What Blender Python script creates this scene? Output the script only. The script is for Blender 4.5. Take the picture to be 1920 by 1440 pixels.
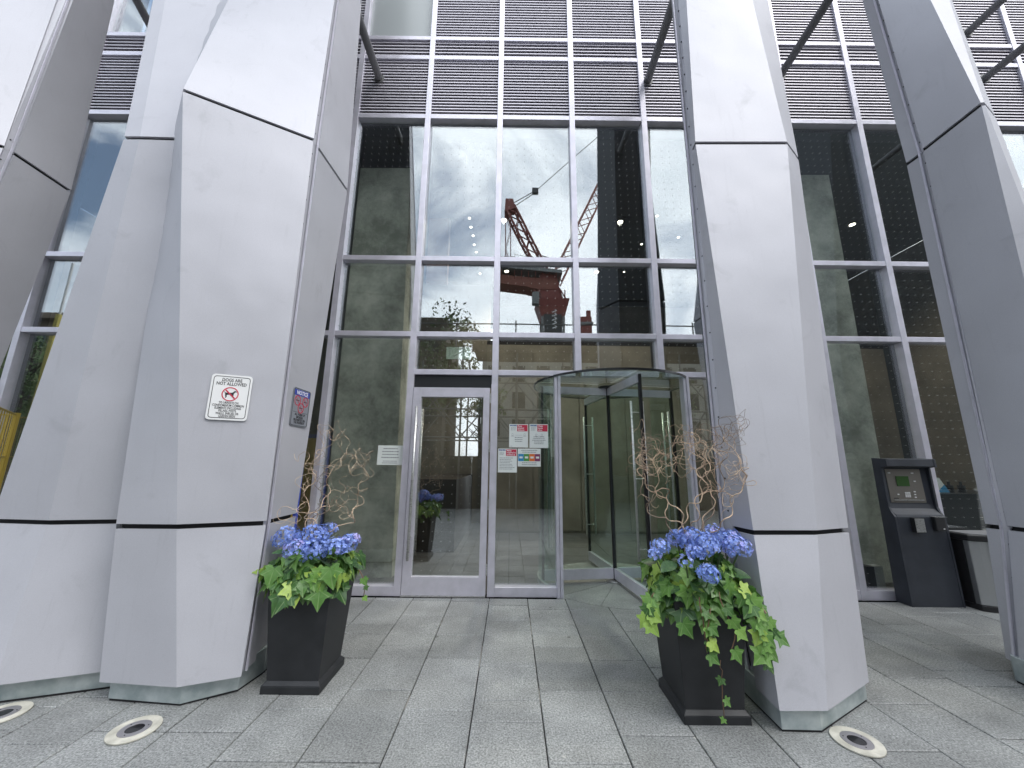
import bpy, bmesh, math, random
from mathutils import Vector, Matrix, noise
random.seed(7)
C = bpy.context.scene
for o in list(bpy.data.objects): bpy.data.objects.remove(o)
R = math.radians
PI = math.pi
# ------------------------------------------------------------------ camera
H = 1.45
F_PX, PITCH, YAW, ROLL = 711.0, .2025, .0031, .0104
cp, sp = math.cos(PITCH), math.sin(PITCH)
FW = Vector((math.sin(YAW) * cp, math.cos(YAW) * cp, sp))
rt0 = Vector((math.cos(YAW), -math.sin(YAW), 0)); up0 = rt0.cross(FW)
RT = rt0 * math.cos(ROLL) + up0 * math.sin(ROLL)
UP = -rt0 * math.sin(ROLL) + up0 * math.cos(ROLL)
O = Vector((0, 0, H))
cam = bpy.data.cameras.new('camera'); co = bpy.data.objects.new('camera', cam)
C.collection.objects.link(co); C.camera = co
M = Matrix((RT, UP, -FW)).transposed().to_4x4(); M.translation = O
co.matrix_world = M
cam.sensor_width = 36; cam.lens = F_PX / 1920 * 36; cam.clip_start = .05; cam.clip_end = 3000
# ------------------------------------------------------------------ world, sun, exposure
w = bpy.data.worlds.new('World'); C.world = w; w.use_nodes = True
SUN_EL, SUN_AZ = R(52), R(128)      # azimuth clockwise from +Y
nt = w.node_tree; nt.nodes.clear(); N = nt.nodes.new; L = nt.links.new
sky = N('ShaderNodeTexSky'); sky.sky_type = 'NISHITA'; sky.sun_disc = False
sky.sun_elevation = SUN_EL; sky.sun_rotation = SUN_AZ; sky.air_density = 1.2; sky.dust_density = 1.0
tc = N('ShaderNodeTexCoord'); mp = N('ShaderNodeMapping'); mp.inputs['Scale'].default_value = (1, 1, 1.9)
n1 = N('ShaderNodeTexNoise'); n1.inputs['Scale'].default_value = 2.3; n1.inputs['Detail'].default_value = 8; n1.inputs['Roughness'].default_value = .56
n1.inputs['Distortion'].default_value = .35
n2 = N('ShaderNodeTexNoise'); n2.inputs['Scale'].default_value = 3.1; n2.inputs['Detail'].default_value = 6
cr = N('ShaderNodeValToRGB'); cr.color_ramp.elements[0].position = .38; cr.color_ramp.elements[1].position = .56
cr.color_ramp.elements[0].color = (.04, .04, .04, 1); cr.color_ramp.elements[1].color = (1, 1, 1, 1)
cc = N('ShaderNodeValToRGB'); cc.color_ramp.elements[0].position = .33; cc.color_ramp.elements[1].position = .68
cc.color_ramp.elements[0].color = (11.8, 12.6, 13.4, 1); cc.color_ramp.elements[1].color = (16.5, 17.0, 17.6, 1)
mx = N('ShaderNodeMixRGB'); bg = N('ShaderNodeBackground'); bg.inputs['Strength'].default_value = .112
wo = N('ShaderNodeOutputWorld')
L(tc.outputs['Generated'], mp.inputs['Vector']); L(mp.outputs[0], n1.inputs['Vector']); L(mp.outputs[0], n2.inputs['Vector'])
L(n2.outputs['Fac'], cc.inputs[0])
sxw = N('ShaderNodeSeparateXYZ'); L(tc.outputs['Generated'], sxw.inputs[0])
gr = N('ShaderNodeMapRange'); gr.inputs['From Min'].default_value = -.50; gr.inputs['From Max'].default_value = -.08; gr.inputs['To Min'].default_value = .0; gr.inputs['To Max'].default_value = 1; L(sxw.outputs['X'], gr.inputs['Value'])
cm = N('ShaderNodeMath'); cm.operation = 'MULTIPLY_ADD'; cm.inputs[1].default_value = .25
L(gr.outputs[0], cm.inputs[0]); L(n1.outputs['Fac'], cm.inputs[2]); c_in = N('ShaderNodeMath'); c_in.operation = 'SUBTRACT'; c_in.inputs[1].default_value = .13; L(cm.outputs[0], c_in.inputs[0]); L(c_in.outputs[0], cr.inputs[0])
L(cr.outputs[0], mx.inputs[0]); L(sky.outputs[0], mx.inputs[1]); L(cc.outputs[0], mx.inputs[2])
L(mx.outputs[0], bg.inputs['Color']); L(bg.outputs[0], wo.inputs[0])
sl = bpy.data.lights.new('sun', 'SUN'); sl.energy = .95; sl.angle = R(26); sl.color = (1, .97, .93)
so = bpy.data.objects.new('sun', sl); C.collection.objects.link(so)
sd = Vector((math.sin(SUN_AZ) * math.cos(SUN_EL), math.cos(SUN_AZ) * math.cos(SUN_EL), math.sin(SUN_EL)))
so.rotation_euler = sd.to_track_quat('Z', 'Y').to_euler(); so.location = (3, -6, 14)
C.view_settings.view_transform = 'Standard'; C.view_settings.look = 'None'
C.view_settings.exposure = 0.74; C.view_settings.gamma = 1; C.view_settings.use_curve_mapping = False
C.render.engine = 'CYCLES'
C.cycles.max_bounces = 10; C.cycles.transparent_max_bounces = 24; C.cycles.glossy_bounces = 5; C.cycles.transmission_bounces = 8
C.render.resolution_x = 1024; C.render.resolution_y = 768

# ------------------------------------------------------------------ surveying helpers: a photo bearing met with a real plane
def ray(px, py): return FW * F_PX + RT * (px - 960) + UP * (720 - py)
def atY(px, py, Y): d = ray(px, py); return O + d * (Y / d.y)
def atZ(px, py, z): d = ray(px, py); return O + d * ((z - H) / d.z)
D = 4.567                # facade line
X0, S = -2.247, 1.026    # mullion grid
TZ = {1: 0.0, 2: 2.522, 3: 3.008, 4: 4.0455, 5: 6.257, 6: 7.2975, 7: 7.6554}
def MIR(px, py, dist):   # a thing seen mirrored in the facade glass stands behind the viewer
    p = atY(px, py, dist); return Vector((p.x, 2 * D - dist, p.z))

# ------------------------------------------------------------------ object helpers
col = C.collection
def link(o, parent=None):
    col.objects.link(o)
    if parent is not None: o.parent = parent
    return o
def tag(o, label=None, cat=None, group=None, kind=None):
    if label: o['label'] = label
    if cat: o['category'] = cat
    if group: o['group'] = group
    if kind: o['kind'] = kind
    return o
def empty(name, loc, label, cat, group=None, rz=0):
    o = bpy.data.objects.new(name, None); o.empty_display_size = .1
    o.location = loc; o.rotation_euler.z = rz; link(o); return tag(o, label, cat, group)
class MB:
    def __init__(s): s.v = []; s.f = []; s.m = []
    def add(s, vs, fs, mi=0):
        k = len(s.v); s.v += [tuple(v) for v in vs]; s.f += [tuple(i + k for i in f) for f in fs]; s.m += [mi] * len(fs); return s
    def box(s, x0, y0, z0, x1, y1, z1, mi=0):
        return s.add([(x0,y0,z0),(x1,y0,z0),(x1,y1,z0),(x0,y1,z0),(x0,y0,z1),(x1,y0,z1),(x1,y1,z1),(x0,y1,z1)],
                     [(0,3,2,1),(4,5,6,7),(0,1,5,4),(1,2,6,5),(2,3,7,6),(3,0,4,7)], mi)
    def tube(s, pts, r, n=8, mi=0, cap=True):
        pts = [Vector(p) for p in pts]; rs = r if isinstance(r, (list, tuple)) else [r] * len(pts)
        vs = []; prev = None
        for i, p in enumerate(pts):
            t = (pts[min(i + 1, len(pts) - 1)] - pts[max(i - 1, 0)]).normalized()
            if prev is None:
                a = Vector((0, 0, 1)) if abs(t.z) < .9 else Vector((1, 0, 0)); u = t.cross(a).normalized()
            else:
                u = (prev - t * prev.dot(t)).normalized()
            prev = u; v = t.cross(u)
            for k in range(n):
                a = 2 * PI * k / n; vs.append(p + (u * math.cos(a) + v * math.sin(a)) * rs[i])
        fs = []
        for i in range(len(pts) - 1):
            for k in range(n):
                fs.append((i*n+k, i*n+(k+1)%n, (i+1)*n+(k+1)%n, (i+1)*n+k))
        if cap: fs.append(tuple(range(n - 1, -1, -1))); fs.append(tuple((len(pts)-1)*n + k for k in range(n)))
        return s.add(vs, fs, mi)
    def bar(s, a, b, w, h=None, mi=0):
        a, b = Vector(a), Vector(b); h = h or w; t = (b - a).normalized()
        up = Vector((0, 0, 1)) if abs(t.z) < .95 else Vector((0, 1, 0))
        u = t.cross(up).normalized(); v = u.cross(t)
        vs = [p + u * (sx * w / 2) + v * (sy * h / 2) for p in (a, b) for sx, sy in ((-1,-1),(1,-1),(1,1),(-1,1))]
        return s.add(vs, [(0,3,2,1),(4,5,6,7),(0,1,5,4),(1,2,6,5),(2,3,7,6),(3,0,4,7)], mi)
    def prism(s, poly, z0, z1, mi=0):
        n = len(poly)
        vs = [(p[0], p[1], z0) for p in poly] + [(p[0], p[1], z1) for p in poly]
        return s.add(vs, [tuple(range(n - 1, -1, -1)), tuple(range(n, 2 * n))] + [(i, (i + 1) % n, n + (i + 1) % n, n + i) for i in range(n)], mi)
    def disc(s, c, r, z0, z1, n=32, mi=0):
        return s.prism([(c[0] + r * math.cos(2*PI*k/n), c[1] + r * math.sin(2*PI*k/n)) for k in range(n)], z0, z1, mi)
    def ring(s, c, r0, r1, z0, z1, n=40, mi=0, a0=0, a1=2*PI):
        full = abs(a1 - a0 - 2*PI) < 1e-6; m = n if full else n + 1; vs = []
        for k in range(m):
            a = a0 + (a1 - a0) * k / n
            for r_, z_ in ((r0, z0), (r1, z0), (r1, z1), (r0, z1)): vs.append((c[0] + r_ * math.cos(a), c[1] + r_ * math.sin(a), z_))
        fs = []
        for k in range(n):
            a, b = k * 4, ((k + 1) % m) * 4
            for j in range(4): fs.append((a + j, b + j, b + (j+1)%4, a + (j+1)%4))
        if not full: fs += [(0,1,2,3), ((m-1)*4+3, (m-1)*4+2, (m-1)*4+1, (m-1)*4)]
        return s.add(vs, fs, mi)
    def mesh(s, name, mats, smooth=False):
        me = bpy.data.meshes.new(name); me.from_pydata(s.v, [], s.f)
        for m in (mats if isinstance(mats, (list, tuple)) else [mats]): me.materials.append(m)
        me.polygons.foreach_set('material_index', s.m)
        if smooth: me.polygons.foreach_set('use_smooth', [True] * len(s.f))
        bm = bmesh.new(); bm.from_mesh(me); bmesh.ops.recalc_face_normals(bm, faces=bm.faces); bm.to_mesh(me); bm.free()
        me.update(); return me
    def build(s, name, mats, parent=None, smooth=False, bevel=0, seg=2):
        o = bpy.data.objects.new(name, s.mesh(name, mats, smooth)); link(o, parent)
        if parent is not None and parent.location.length > 0 and not getattr(s, 'local', False):
            o.matrix_parent_inverse = parent.matrix_basis.inverted()
        if bevel:
            b = o.modifiers.new('bevel', 'BEVEL'); b.width = bevel; b.segments = seg; b.limit_method = 'ANGLE'; b.angle_limit = R(35)
        return o
class LMB(MB):
    local = True
def stuff(o): o['kind'] = 'stuff'; return o

# ------------------------------------------------------------------ materials
def mat(name, base=(.5,.5,.5), rough=.5, metal=0, spec=.5):
    m = bpy.data.materials.new(name); m.use_nodes = True; b = m.node_tree.nodes['Principled BSDF']
    b.inputs['Base Color'].default_value = (*base, 1); b.inputs['Roughness'].default_value = rough
    b.inputs['Metallic'].default_value = metal; b.inputs['Specular IOR Level'].default_value = spec
    return m
def nd(m, t, **kw):
    n = m.node_tree.nodes.new(t)
    for k, v in kw.items():
        if k in n.inputs: n.inputs[k].default_value = v
        else: setattr(n, k, v)
    return n
def lk(m, a, b): m.node_tree.links.new(a, b)
def vary(m, scale, c0, c1, detail=5, rough=.6, coord='Object', p0=.35, p1=.65, bump=0, bscale=None, rr=None, stretch=(1,1,1), bd=.002):
    b = m.node_tree.nodes['Principled BSDF']
    t = nd(m, 'ShaderNodeTexCoord'); mpn = nd(m, 'ShaderNodeMapping', Scale=stretch); lk(m, t.outputs[coord], mpn.inputs[0])
    n = nd(m, 'ShaderNodeTexNoise', Scale=scale, Detail=detail, Roughness=rough); lk(m, mpn.outputs[0], n.inputs['Vector'])
    r = nd(m, 'ShaderNodeValToRGB'); r.color_ramp.elements[0].position = p0; r.color_ramp.elements[1].position = p1
    r.color_ramp.elements[0].color = (*c0, 1); r.color_ramp.elements[1].color = (*c1, 1)
    lk(m, n.outputs['Fac'], r.inputs[0]); lk(m, r.outputs[0], b.inputs['Base Color'])
    if rr:
        q = nd(m, 'ShaderNodeMapRange'); q.inputs['To Min'].default_value = rr[0]; q.inputs['To Max'].default_value = rr[1]
        lk(m, n.outputs['Fac'], q.inputs['Value']); lk(m, q.outputs[0], b.inputs['Roughness'])
    if bump:
        n2 = nd(m, 'ShaderNodeTexNoise', Scale=bscale or scale * 4, Detail=4); lk(m, mpn.outputs[0], n2.inputs['Vector'])
        bp = nd(m, 'ShaderNodeBump', Strength=bump, Distance=bd); lk(m, n2.outputs['Fac'], bp.inputs['Height']); lk(m, bp.outputs[0], b.inputs['Normal'])
    return r
MT = {}
def clad_mat():
    m = mat('painted_aluminium_cladding', (.5, .5, .55), .55, .25)
    b = m.node_tree.nodes['Principled BSDF']
    t = nd(m, 'ShaderNodeTexCoord')
    # fine metallic flake, broad weathering, faint downward streaks
    fl = nd(m, 'ShaderNodeTexNoise', Scale=330.0, Detail=2.0); lk(m, t.outputs['Object'], fl.inputs['Vector'])
    bw = nd(m, 'ShaderNodeTexNoise', Scale=1.7, Detail=5.0); lk(m, t.outputs['Object'], bw.inputs['Vector'])
    mpn = nd(m, 'ShaderNodeMapping', Scale=(14, 14, .8)); lk(m, t.outputs['Object'], mpn.inputs[0])
    st = nd(m, 'ShaderNodeTexNoise', Scale=1.6, Detail=6.0, Roughness=.7); lk(m, mpn.outputs[0], st.inputs['Vector'])
    r1 = nd(m, 'ShaderNodeMapRange'); r1.inputs['To Min'].default_value = .84; r1.inputs['To Max'].default_value = 1.16; lk(m, fl.outputs['Fac'], r1.inputs['Value'])
    r2 = nd(m, 'ShaderNodeMapRange'); r2.inputs['From Min'].default_value = .3; r2.inputs['From Max'].default_value = .7
    r2.inputs['To Min'].default_value = .95; r2.inputs['To Max'].default_value = 1.05; lk(m, bw.outputs['Fac'], r2.inputs['Value'])
    r3 = nd(m, 'ShaderNodeMapRange'); r3.inputs['From Min'].default_value = .58; r3.inputs['From Max'].default_value = .8
    r3.inputs['To Min'].default_value = 1; r3.inputs['To Max'].default_value = .90; lk(m, st.outputs['Fac'], r3.inputs['Value'])
    m1 = nd(m, 'ShaderNodeMath', operation='MULTIPLY'); lk(m, r1.outputs[0], m1.inputs[0]); lk(m, r2.outputs[0], m1.inputs[1])
    m2 = nd(m, 'ShaderNodeMath', operation='MULTIPLY'); lk(m, m1.outputs[0], m2.inputs[0]); lk(m, r3.outputs[0], m2.inputs[1])
    sn = nd(m, 'ShaderNodeTexNoise', Scale=3.1, Detail=7.0, Roughness=.62, Distortion=.6); lk(m, t.outputs['Object'], sn.inputs['Vector'])
    r6 = nd(m, 'ShaderNodeMapRange'); r6.inputs['From Min'].default_value = .60; r6.inputs['From Max'].default_value = .76
    r6.inputs['To Min'].default_value = 1; r6.inputs['To Max'].default_value = .84; lk(m, sn.outputs['Fac'], r6.inputs['Value'])
    m3 = nd(m, 'ShaderNodeMath', operation='MULTIPLY'); lk(m, m2.outputs[0], m3.inputs[0]); lk(m, r6.outputs[0], m3.inputs[1]); m2 = m3
    vm = nd(m, 'ShaderNodeVectorMath', operation='SCALE'); vm.inputs[0].default_value = (.485, .485, .525)
    lk(m, m2.outputs[0], vm.inputs['Scale']); lk(m, vm.outputs[0], b.inputs['Base Color'])
    r4 = nd(m, 'ShaderNodeMapRange'); r4.inputs['To Min'].default_value = .50; r4.inputs['To Max'].default_value = .66; lk(m, bw.outputs['Fac'], r4.inputs['Value'])
    lk(m, r4.outputs[0], b.inputs['Roughness'])
    ob = nd(m, 'ShaderNodeTexNoise', Scale=2.4, Detail=1.0); lk(m, t.outputs['Object'], ob.inputs['Vector'])
    b1 = nd(m, 'ShaderNodeBump', Strength=.35, Distance=.03); lk(m, ob.outputs['Fac'], b1.inputs['Height'])
    b2 = nd(m, 'ShaderNodeBump', Strength=.12, Distance=.0008); lk(m, fl.outputs['Fac'], b2.inputs['Height'])
    lk(m, b1.outputs[0], b2.inputs['Normal']); lk(m, b2.outputs[0], b.inputs['Normal'])
    return m
MT['clad'] = clad_mat()
MT['mull'] = mat('mullion_aluminium', (.56, .55, .62), .34, .4); vary(MT['mull'], 6, (.60, .59, .66), (.70, .68, .77), rr=(.28, .45), bump=.1, bscale=90, bd=.0006)
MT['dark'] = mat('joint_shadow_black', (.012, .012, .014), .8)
MT['rear'] = mat('shade_toned_rear_cladding', (.095, .10, .108), .45, .3)  # shade on the pillar sides facing the building is put into this darker colour
MT['galv'] = mat('galvanised_steel', (.42, .46, .47), .42, .55); vary(MT['galv'], 7, (.33, .39, .40), (.55, .60, .60), detail=8, rr=(.35, .6), bump=.1)
MT['louv'] = mat('louver_aluminium', (.60, .58, .64), .45, .3)
MT['spand'] = mat('grey_spandrel_panel', (.36, .39, .40), .25, 0)
MT['steel'] = mat('brushed_stainless', (.55, .55, .54), .28, .75); vary(MT['steel'], 30, (.48, .48, .47), (.62, .62, .61), stretch=(1, 1, 12), rr=(.2, .38))
MT['tube'] = mat('painted_grey_tube', (.17, .17, .175), .5, .3)
MT['black'] = mat('black_plastic', (.018, .018, .02), .4)
MT['dkmetal'] = mat('dark_anodised_metal', (.035, .037, .04), .35, .5)
def glass_mat(name, tint, r0, frit=False, power=5.0):
    m = bpy.data.materials.new(name); m.use_nodes = True; m.node_tree.nodes.clear()
    out = nd(m, 'ShaderNodeOutputMaterial'); tr = nd(m, 'ShaderNodeBsdfTransparent'); tr.inputs['Color'].default_value = (*tint, 1)
    gl = nd(m, 'ShaderNodeBsdfGlossy'); gl.inputs['Roughness'].default_value = 0; gl.inputs['Color'].default_value = (.93, .97, 1, 1)
    lw = nd(m, 'ShaderNodeLayerWeight'); lw.inputs['Blend'].default_value = .5
    pw = nd(m, 'ShaderNodeMath', operation='POWER'); pw.inputs[1].default_value = power; lk(m, lw.outputs['Facing'], pw.inputs[0])
    mr = nd(m, 'ShaderNodeMapRange'); mr.inputs['To Min'].default_value = r0; mr.inputs['To Max'].default_value = 1; lk(m, pw.outputs[0], mr.inputs['Value'])
    mxs = nd(m, 'ShaderNodeMixShader'); lk(m, mr.outputs[0], mxs.inputs[0]); lk(m, tr.outputs[0], mxs.inputs[1]); lk(m, gl.outputs[0], mxs.inputs[2])
    t = nd(m, 'ShaderNodeTexCoord')
    wv = nd(m, 'ShaderNodeTexNoise', Scale=.9, Detail=1.0); lk(m, t.outputs['Object'], wv.inputs['Vector'])
    bp = nd(m, 'ShaderNodeBump', Strength=.25, Distance=.0035); lk(m, wv.outputs['Fac'], bp.inputs['Height']); lk(m, bp.outputs[0], gl.inputs['Normal'])
    last = mxs
    if frit:
        sx = nd(m, 'ShaderNodeSeparateXYZ'); lk(m, t.outputs['Object'], sx.inputs[0])
        ds = []
        for ax in ('X', 'Z'):
            a = nd(m, 'ShaderNodeMath', operation='DIVIDE'); a.inputs[1].default_value = .1026; lk(m, sx.outputs[ax], a.inputs[0])
            fr = nd(m, 'ShaderNodeMath', operation='FRACT'); lk(m, a.outputs[0], fr.inputs[0])
            sb = nd(m, 'ShaderNodeMath', operation='SUBTRACT'); sb.inputs[1].default_value = .5; lk(m, fr.outputs[0], sb.inputs[0])
            sq = nd(m, 'ShaderNodeMath', operation='MULTIPLY'); lk(m, sb.outputs[0], sq.inputs[0]); lk(m, sb.outputs[0], sq.inputs[1]); ds.append(sq)
        ad = nd(m, 'ShaderNodeMath', operation='ADD'); lk(m, ds[0].outputs[0], ad.inputs[0]); lk(m, ds[1].outputs[0], ad.inputs[1])
        lt = nd(m, 'ShaderNodeMath', operation='LESS_THAN'); lt.inputs[1].default_value = (.0036 / .1026) ** 2; lk(m, ad.outputs[0], lt.inputs[0])
        df = nd(m, 'ShaderNodeBsdfDiffuse'); df.inputs['Color'].default_value = (.42, .43, .41, 1)
        m3 = nd(m, 'ShaderNodeMixShader'); lk(m, lt.outputs[0], m3.inputs[0]); lk(m, mxs.outputs[0], m3.inputs[1]); lk(m, df.outputs[0], m3.inputs[2]); last = m3
    lk(m, last.outputs[0], out.inputs['Surface']); return m
MT['glass'] = glass_mat('clear_tinted_glass', (.96, .98, .965), .205)
MT['frit'] = glass_mat('dotted_tinted_glass', (.96, .98, .965), .205, True)
MT['dglass'] = glass_mat('door_glass', (.88, .95, .92), .05)
def granite():
    m = mat('grey_granite', (.2, .2, .2), .55)
    b = m.node_tree.nodes['Principled BSDF']; t = nd(m, 'ShaderNodeTexCoord'); oi = nd(m, 'ShaderNodeObjectInfo')
    g = nd(m, 'ShaderNodeNewGeometry')
    n = nd(m, 'ShaderNodeTexNoise', Scale=95.0, Detail=5.0, Roughness=.75); lk(m, g.outputs['Position'], n.inputs['Vector'])
    r = nd(m, 'ShaderNodeValToRGB'); r.color_ramp.elements[0].position = .36; r.color_ramp.elements[1].position = .66
    r.color_ramp.elements[0].color = (.095, .10, .101, 1); r.color_ramp.elements[1].color = (.40, .41, .402, 1); lk(m, n.outputs['Fac'], r.inputs[0])
    n2 = nd(m, 'ShaderNodeTexNoise', Scale=2.2, Detail=7.0, Roughness=.65); lk(m, g.outputs['Position'], n2.inputs['Vector'])
    mr = nd(m, 'ShaderNodeMapRange'); mr.inputs['From Min'].default_value = .3; mr.inputs['From Max'].default_value = .7
    mr.inputs['To Min'].default_value = .72; mr.inputs['To Max'].default_value = 1.22; lk(m, n2.outputs['Fac'], mr.inputs['Value'])
    m4 = nd(m, 'ShaderNodeMapRange'); m4.inputs['To Min'].default_value = .86; m4.inputs['To Max'].default_value = 1.12; lk(m, oi.outputs['Random'], m4.inputs['Value'])
    mu = nd(m, 'ShaderNodeMath', operation='MULTIPLY'); lk(m, mr.outputs[0], mu.inputs[0]); lk(m, m4.outputs[0], mu.inputs[1])
    n5 = nd(m, 'ShaderNodeTexNoise', Scale=11.0, Detail=4.0); lk(m, g.outputs['Position'], n5.inputs['Vector'])
    r5 = nd(m, 'ShaderNodeMapRange'); r5.inputs['From Min'].default_value = .66; r5.inputs['From Max'].default_value = .72
    r5.inputs['To Min'].default_value = 0; r5.inputs['To Max'].default_value = .3; lk(m, n5.outputs['Fac'], r5.inputs['Value'])
    vs = nd(m, 'ShaderNodeVectorMath', operation='SCALE'); lk(m, r.outputs[0], vs.inputs[0]); lk(m, mu.outputs[0], vs.inputs['Scale'])
    mxn = nd(m, 'ShaderNodeMixRGB'); mxn.inputs[2].default_value = (.40, .40, .37, 1); lk(m, r5.outputs[0], mxn.inputs[0]); lk(m, vs.outputs[0], mxn.inputs[1])
    vo = nd(m, 'ShaderNodeTexVoronoi', Scale=2.6); lk(m, g.outputs['Position'], vo.inputs['Vector'])
    lt = nd(m, 'ShaderNodeMapRange'); lt.inputs['From Min'].default_value = .030; lt.inputs['From Max'].default_value = .045; lt.inputs['To Min'].default_value = .75; lt.inputs['To Max'].default_value = 0; lk(m, vo.outputs['Distance'], lt.inputs['Value'])
    hs = nd(m, 'ShaderNodeSeparateColor'); lk(m, vo.outputs['Color'], hs.inputs[0]); cp_ = nd(m, 'ShaderNodeValToRGB'); cp_.color_ramp.interpolation = 'CONSTANT'
    cp_.color_ramp.elements[0].color = (.05, .05, .048, 1); cp_.color_ramp.elements[1].color = (.52, .51, .47, 1); cp_.color_ramp.elements[1].position = .62; lk(m, hs.outputs[0], cp_.inputs[0])
    mz = nd(m, 'ShaderNodeMixRGB'); lk(m, lt.outputs[0], mz.inputs[0]); lk(m, mxn.outputs[0], mz.inputs[1]); lk(m, cp_.outputs[0], mz.inputs[2])
    lk(m, mz.outputs[0], b.inputs['Base Color'])
    bp = nd(m, 'ShaderNodeBump', Strength=.35, Distance=.0015); lk(m, n.outputs['Fac'], bp.inputs['Height']); lk(m, bp.outputs[0], b.inputs['Normal'])
    return m
MT['granite'] = granite()
MT['bed'] = mat('jointing_mortar', (.06, .06, .055), .9); vary(MT['bed'], 2.1, (.022, .022, .02), (.40, .38, .34), p0=.53, p1=.62)
MT['conc'] = mat('rendered_concrete', (.34, .36, .31), .85); vary(MT['conc'], 1.8, (.31, .33, .28), (.76, .78, .69), detail=9, rough=.72, p0=.36, p1=.62, bump=.3, bscale=30)
MT['wall'] = mat('taupe_stone_wall', (.17, .155, .125), .6); vary(MT['wall'], 1.2, (.15, .135, .105), (.27, .245, .195), detail=8)
MT['lobby'] = mat('lobby_floor_tile', (.10, .10, .10), .3); vary(MT['lobby'], 5, (.08, .08, .082), (.13, .13, .13))
MT['ceil'] = mat('lobby_ceiling', (.06, .062, .06), .8)
MT['wood'] = mat('copper_toned_panel', (.22, .10, .05), .5)
MT['lamp'] = bpy.data.materials.new('lit_lamp'); MT['lamp'].use_nodes = True
_b = MT['lamp'].node_tree.nodes['Principled BSDF']; _b.inputs['Emission Color'].default_value = (1, .93, .78, 1); _b.inputs['Emission Strength'].default_value = 8; _b.inputs['Base Color'].default_value = (.8, .8, .75, 1)
MT['paper'] = mat('white_paper', (.74, .78, .76), .7)
MT['redp'] = mat('red_print', (.55, .03, .07), .6)
MT['bluep'] = mat('blue_print', (.03, .12, .32), .6)
MT['greenp'] = mat('green_print', (.08, .30, .06), .6)
MT['orangep'] = mat('orange_print', (.70, .17, .04), .6)
MT['purpp'] = mat('purple_print', (.22, .04, .12), .6)
MT['cyanp'] = mat('azure_print', (.02, .25, .50), .6)
MT['ink'] = mat('black_ink', (.03, .03, .035), .6)
MT['greyink'] = mat('grey_ink', (.25, .27, .28), .6)
MT['white'] = mat('white_paint', (.8, .8, .8), .4)
MT['yellow'] = mat('yellow_paint', (.50, .36, .06), .5)
MT['blue'] = mat('blue_paint', (.03, .06, .35), .5)
MT['ctred'] = mat('crane_red_paint', (.17, .038, .03), .6)
MT['grey'] = mat('mid_grey_steel', (.16, .17, .17), .5, .3)

# ------------------------------------------------------------------ ground, paving
SLX, SLW = -.615, .41
MB().box(-600, -600, -.5, 600, 600, -.045).build('ground', MT['bed'])['kind'] = 'structure'
g = MB().box(-40, -3.2, -.044, 40, D - .06, -.012).build('pavement', MT['bed']); g['kind'] = 'structure'
asph = mat('asphalt', (.05, .05, .052), .8); vary(asph, 60, (.035, .035, .037), (.075, .075, .078))
MB().box(-300, -14, -.044, 300, -3.21, -.12 + .09).build('road', asph)['kind'] = 'structure'
MB().box(-300, -60, -.044, 300, -14.01, 0.0).build('far_pavement', MT['granite'])['kind'] = 'structure'
def slab_mesh(w, l, bev=.003, h=.03):
    m = MB(); b = bev
    m.add([(0,0,-h),(w,0,-h),(w,l,-h),(0,l,-h),(0,0,-b),(w,0,-b),(w,l,-b),(0,l,-b),(b,b,0),(w-b,b,0),(w-b,l-b,0),(b,l-b,0)],
          [(0,1,5,4),(1,2,6,5),(2,3,7,6),(3,0,4,7),(4,5,9,8),(5,6,10,9),(6,7,11,10),(7,4,8,11),(8,9,10,11)])
    return m
def slab_row(k, y0, y1):
    rnd = random.Random(k * 7 + 3); y = y0 - rnd.choice((0, .1, .2, .3)); out = []
    while y < y1 - .05:
        l = rnd.choice((.2, .4, .6, .4, .6)); e = min(y + l, y1)
        a = max(y, y0)
        if e - a > .05: out.append((a, e))
        y += l
    return out
cache = {}
far = MB()
for k in range(-22, 28):
    x = SLX + k * SLW
    for (a, e) in slab_row(k, -3.1, 4.49):
        near = -4.3 < x < 4.9 and a > 1.35
        z = random.uniform(-.0012, .0012)
        if near:
            key = round(e - a, 3)
            if key not in cache: cache[key] = slab_mesh(SLW - .007, e - a - .007, .0035).mesh('paving_slab', MT['granite'])
            o = bpy.data.objects.new('paving_slab', cache[key]); link(o, g); o.location = (x + .0035, a + .0035, z)
            o.rotation_euler = (random.gauss(0, .0018), random.gauss(0, .0022), random.gauss(0, .0006))
        else:
            m = slab_mesh(SLW - .005, e - a - .005)
            far.add([(v[0] + x, v[1] + a, v[2] + z) for v in m.v], m.f)
stuff(far.build('far_paving_slabs', MT['granite'], g))

# ------------------------------------------------------------------ in-ground lights
def ground_light(px, py, label, rz=0):
    p = atZ(px, py, 0); o = empty('ground_light', (p.x, p.y, 0.002), label, 'ground light', 'round uplights set in the paving')
    LMB().ring((0,0), .070, .115, 0, .008, 56).build('collar', MT['cream'], o, bevel=.002)
    LMB().ring((0,0), .041, .070, 0, .010, 56).build('steel_ring', MT['ringm'], o, bevel=.0015)
    LMB().disc((0,0), .041, 0, .007, 40).build('lens', MT['lens'], o)
    m = LMB()
    for a in (.5, 2.6, 4.7): m.disc((.056*math.cos(a), .056*math.sin(a)), .003, .0102, .0115, 10)
    stuff(m.build('ring_screws', MT['dark'], o)); return o
MT['cream'] = mat('worn_cream_sealant', (.60, .58, .50), .7); vary(MT['cream'], 9, (.34, .33, .28), (.58, .56, .49), detail=6)
MT['ringm'] = mat('dull_lilac_steel', (.34, .33, .35), .4, .6)
MT['lens'] = mat('dark_glass_lens', (.015, .015, .017), .08)
ground_light(252, 1370, 'round uplight in the paving in front of the white-faced left pillar with the dog sign')
ground_light(3, 1341, 'round uplight cut by the left edge of the photo, before the leftmost slanted pillar base')
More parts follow.
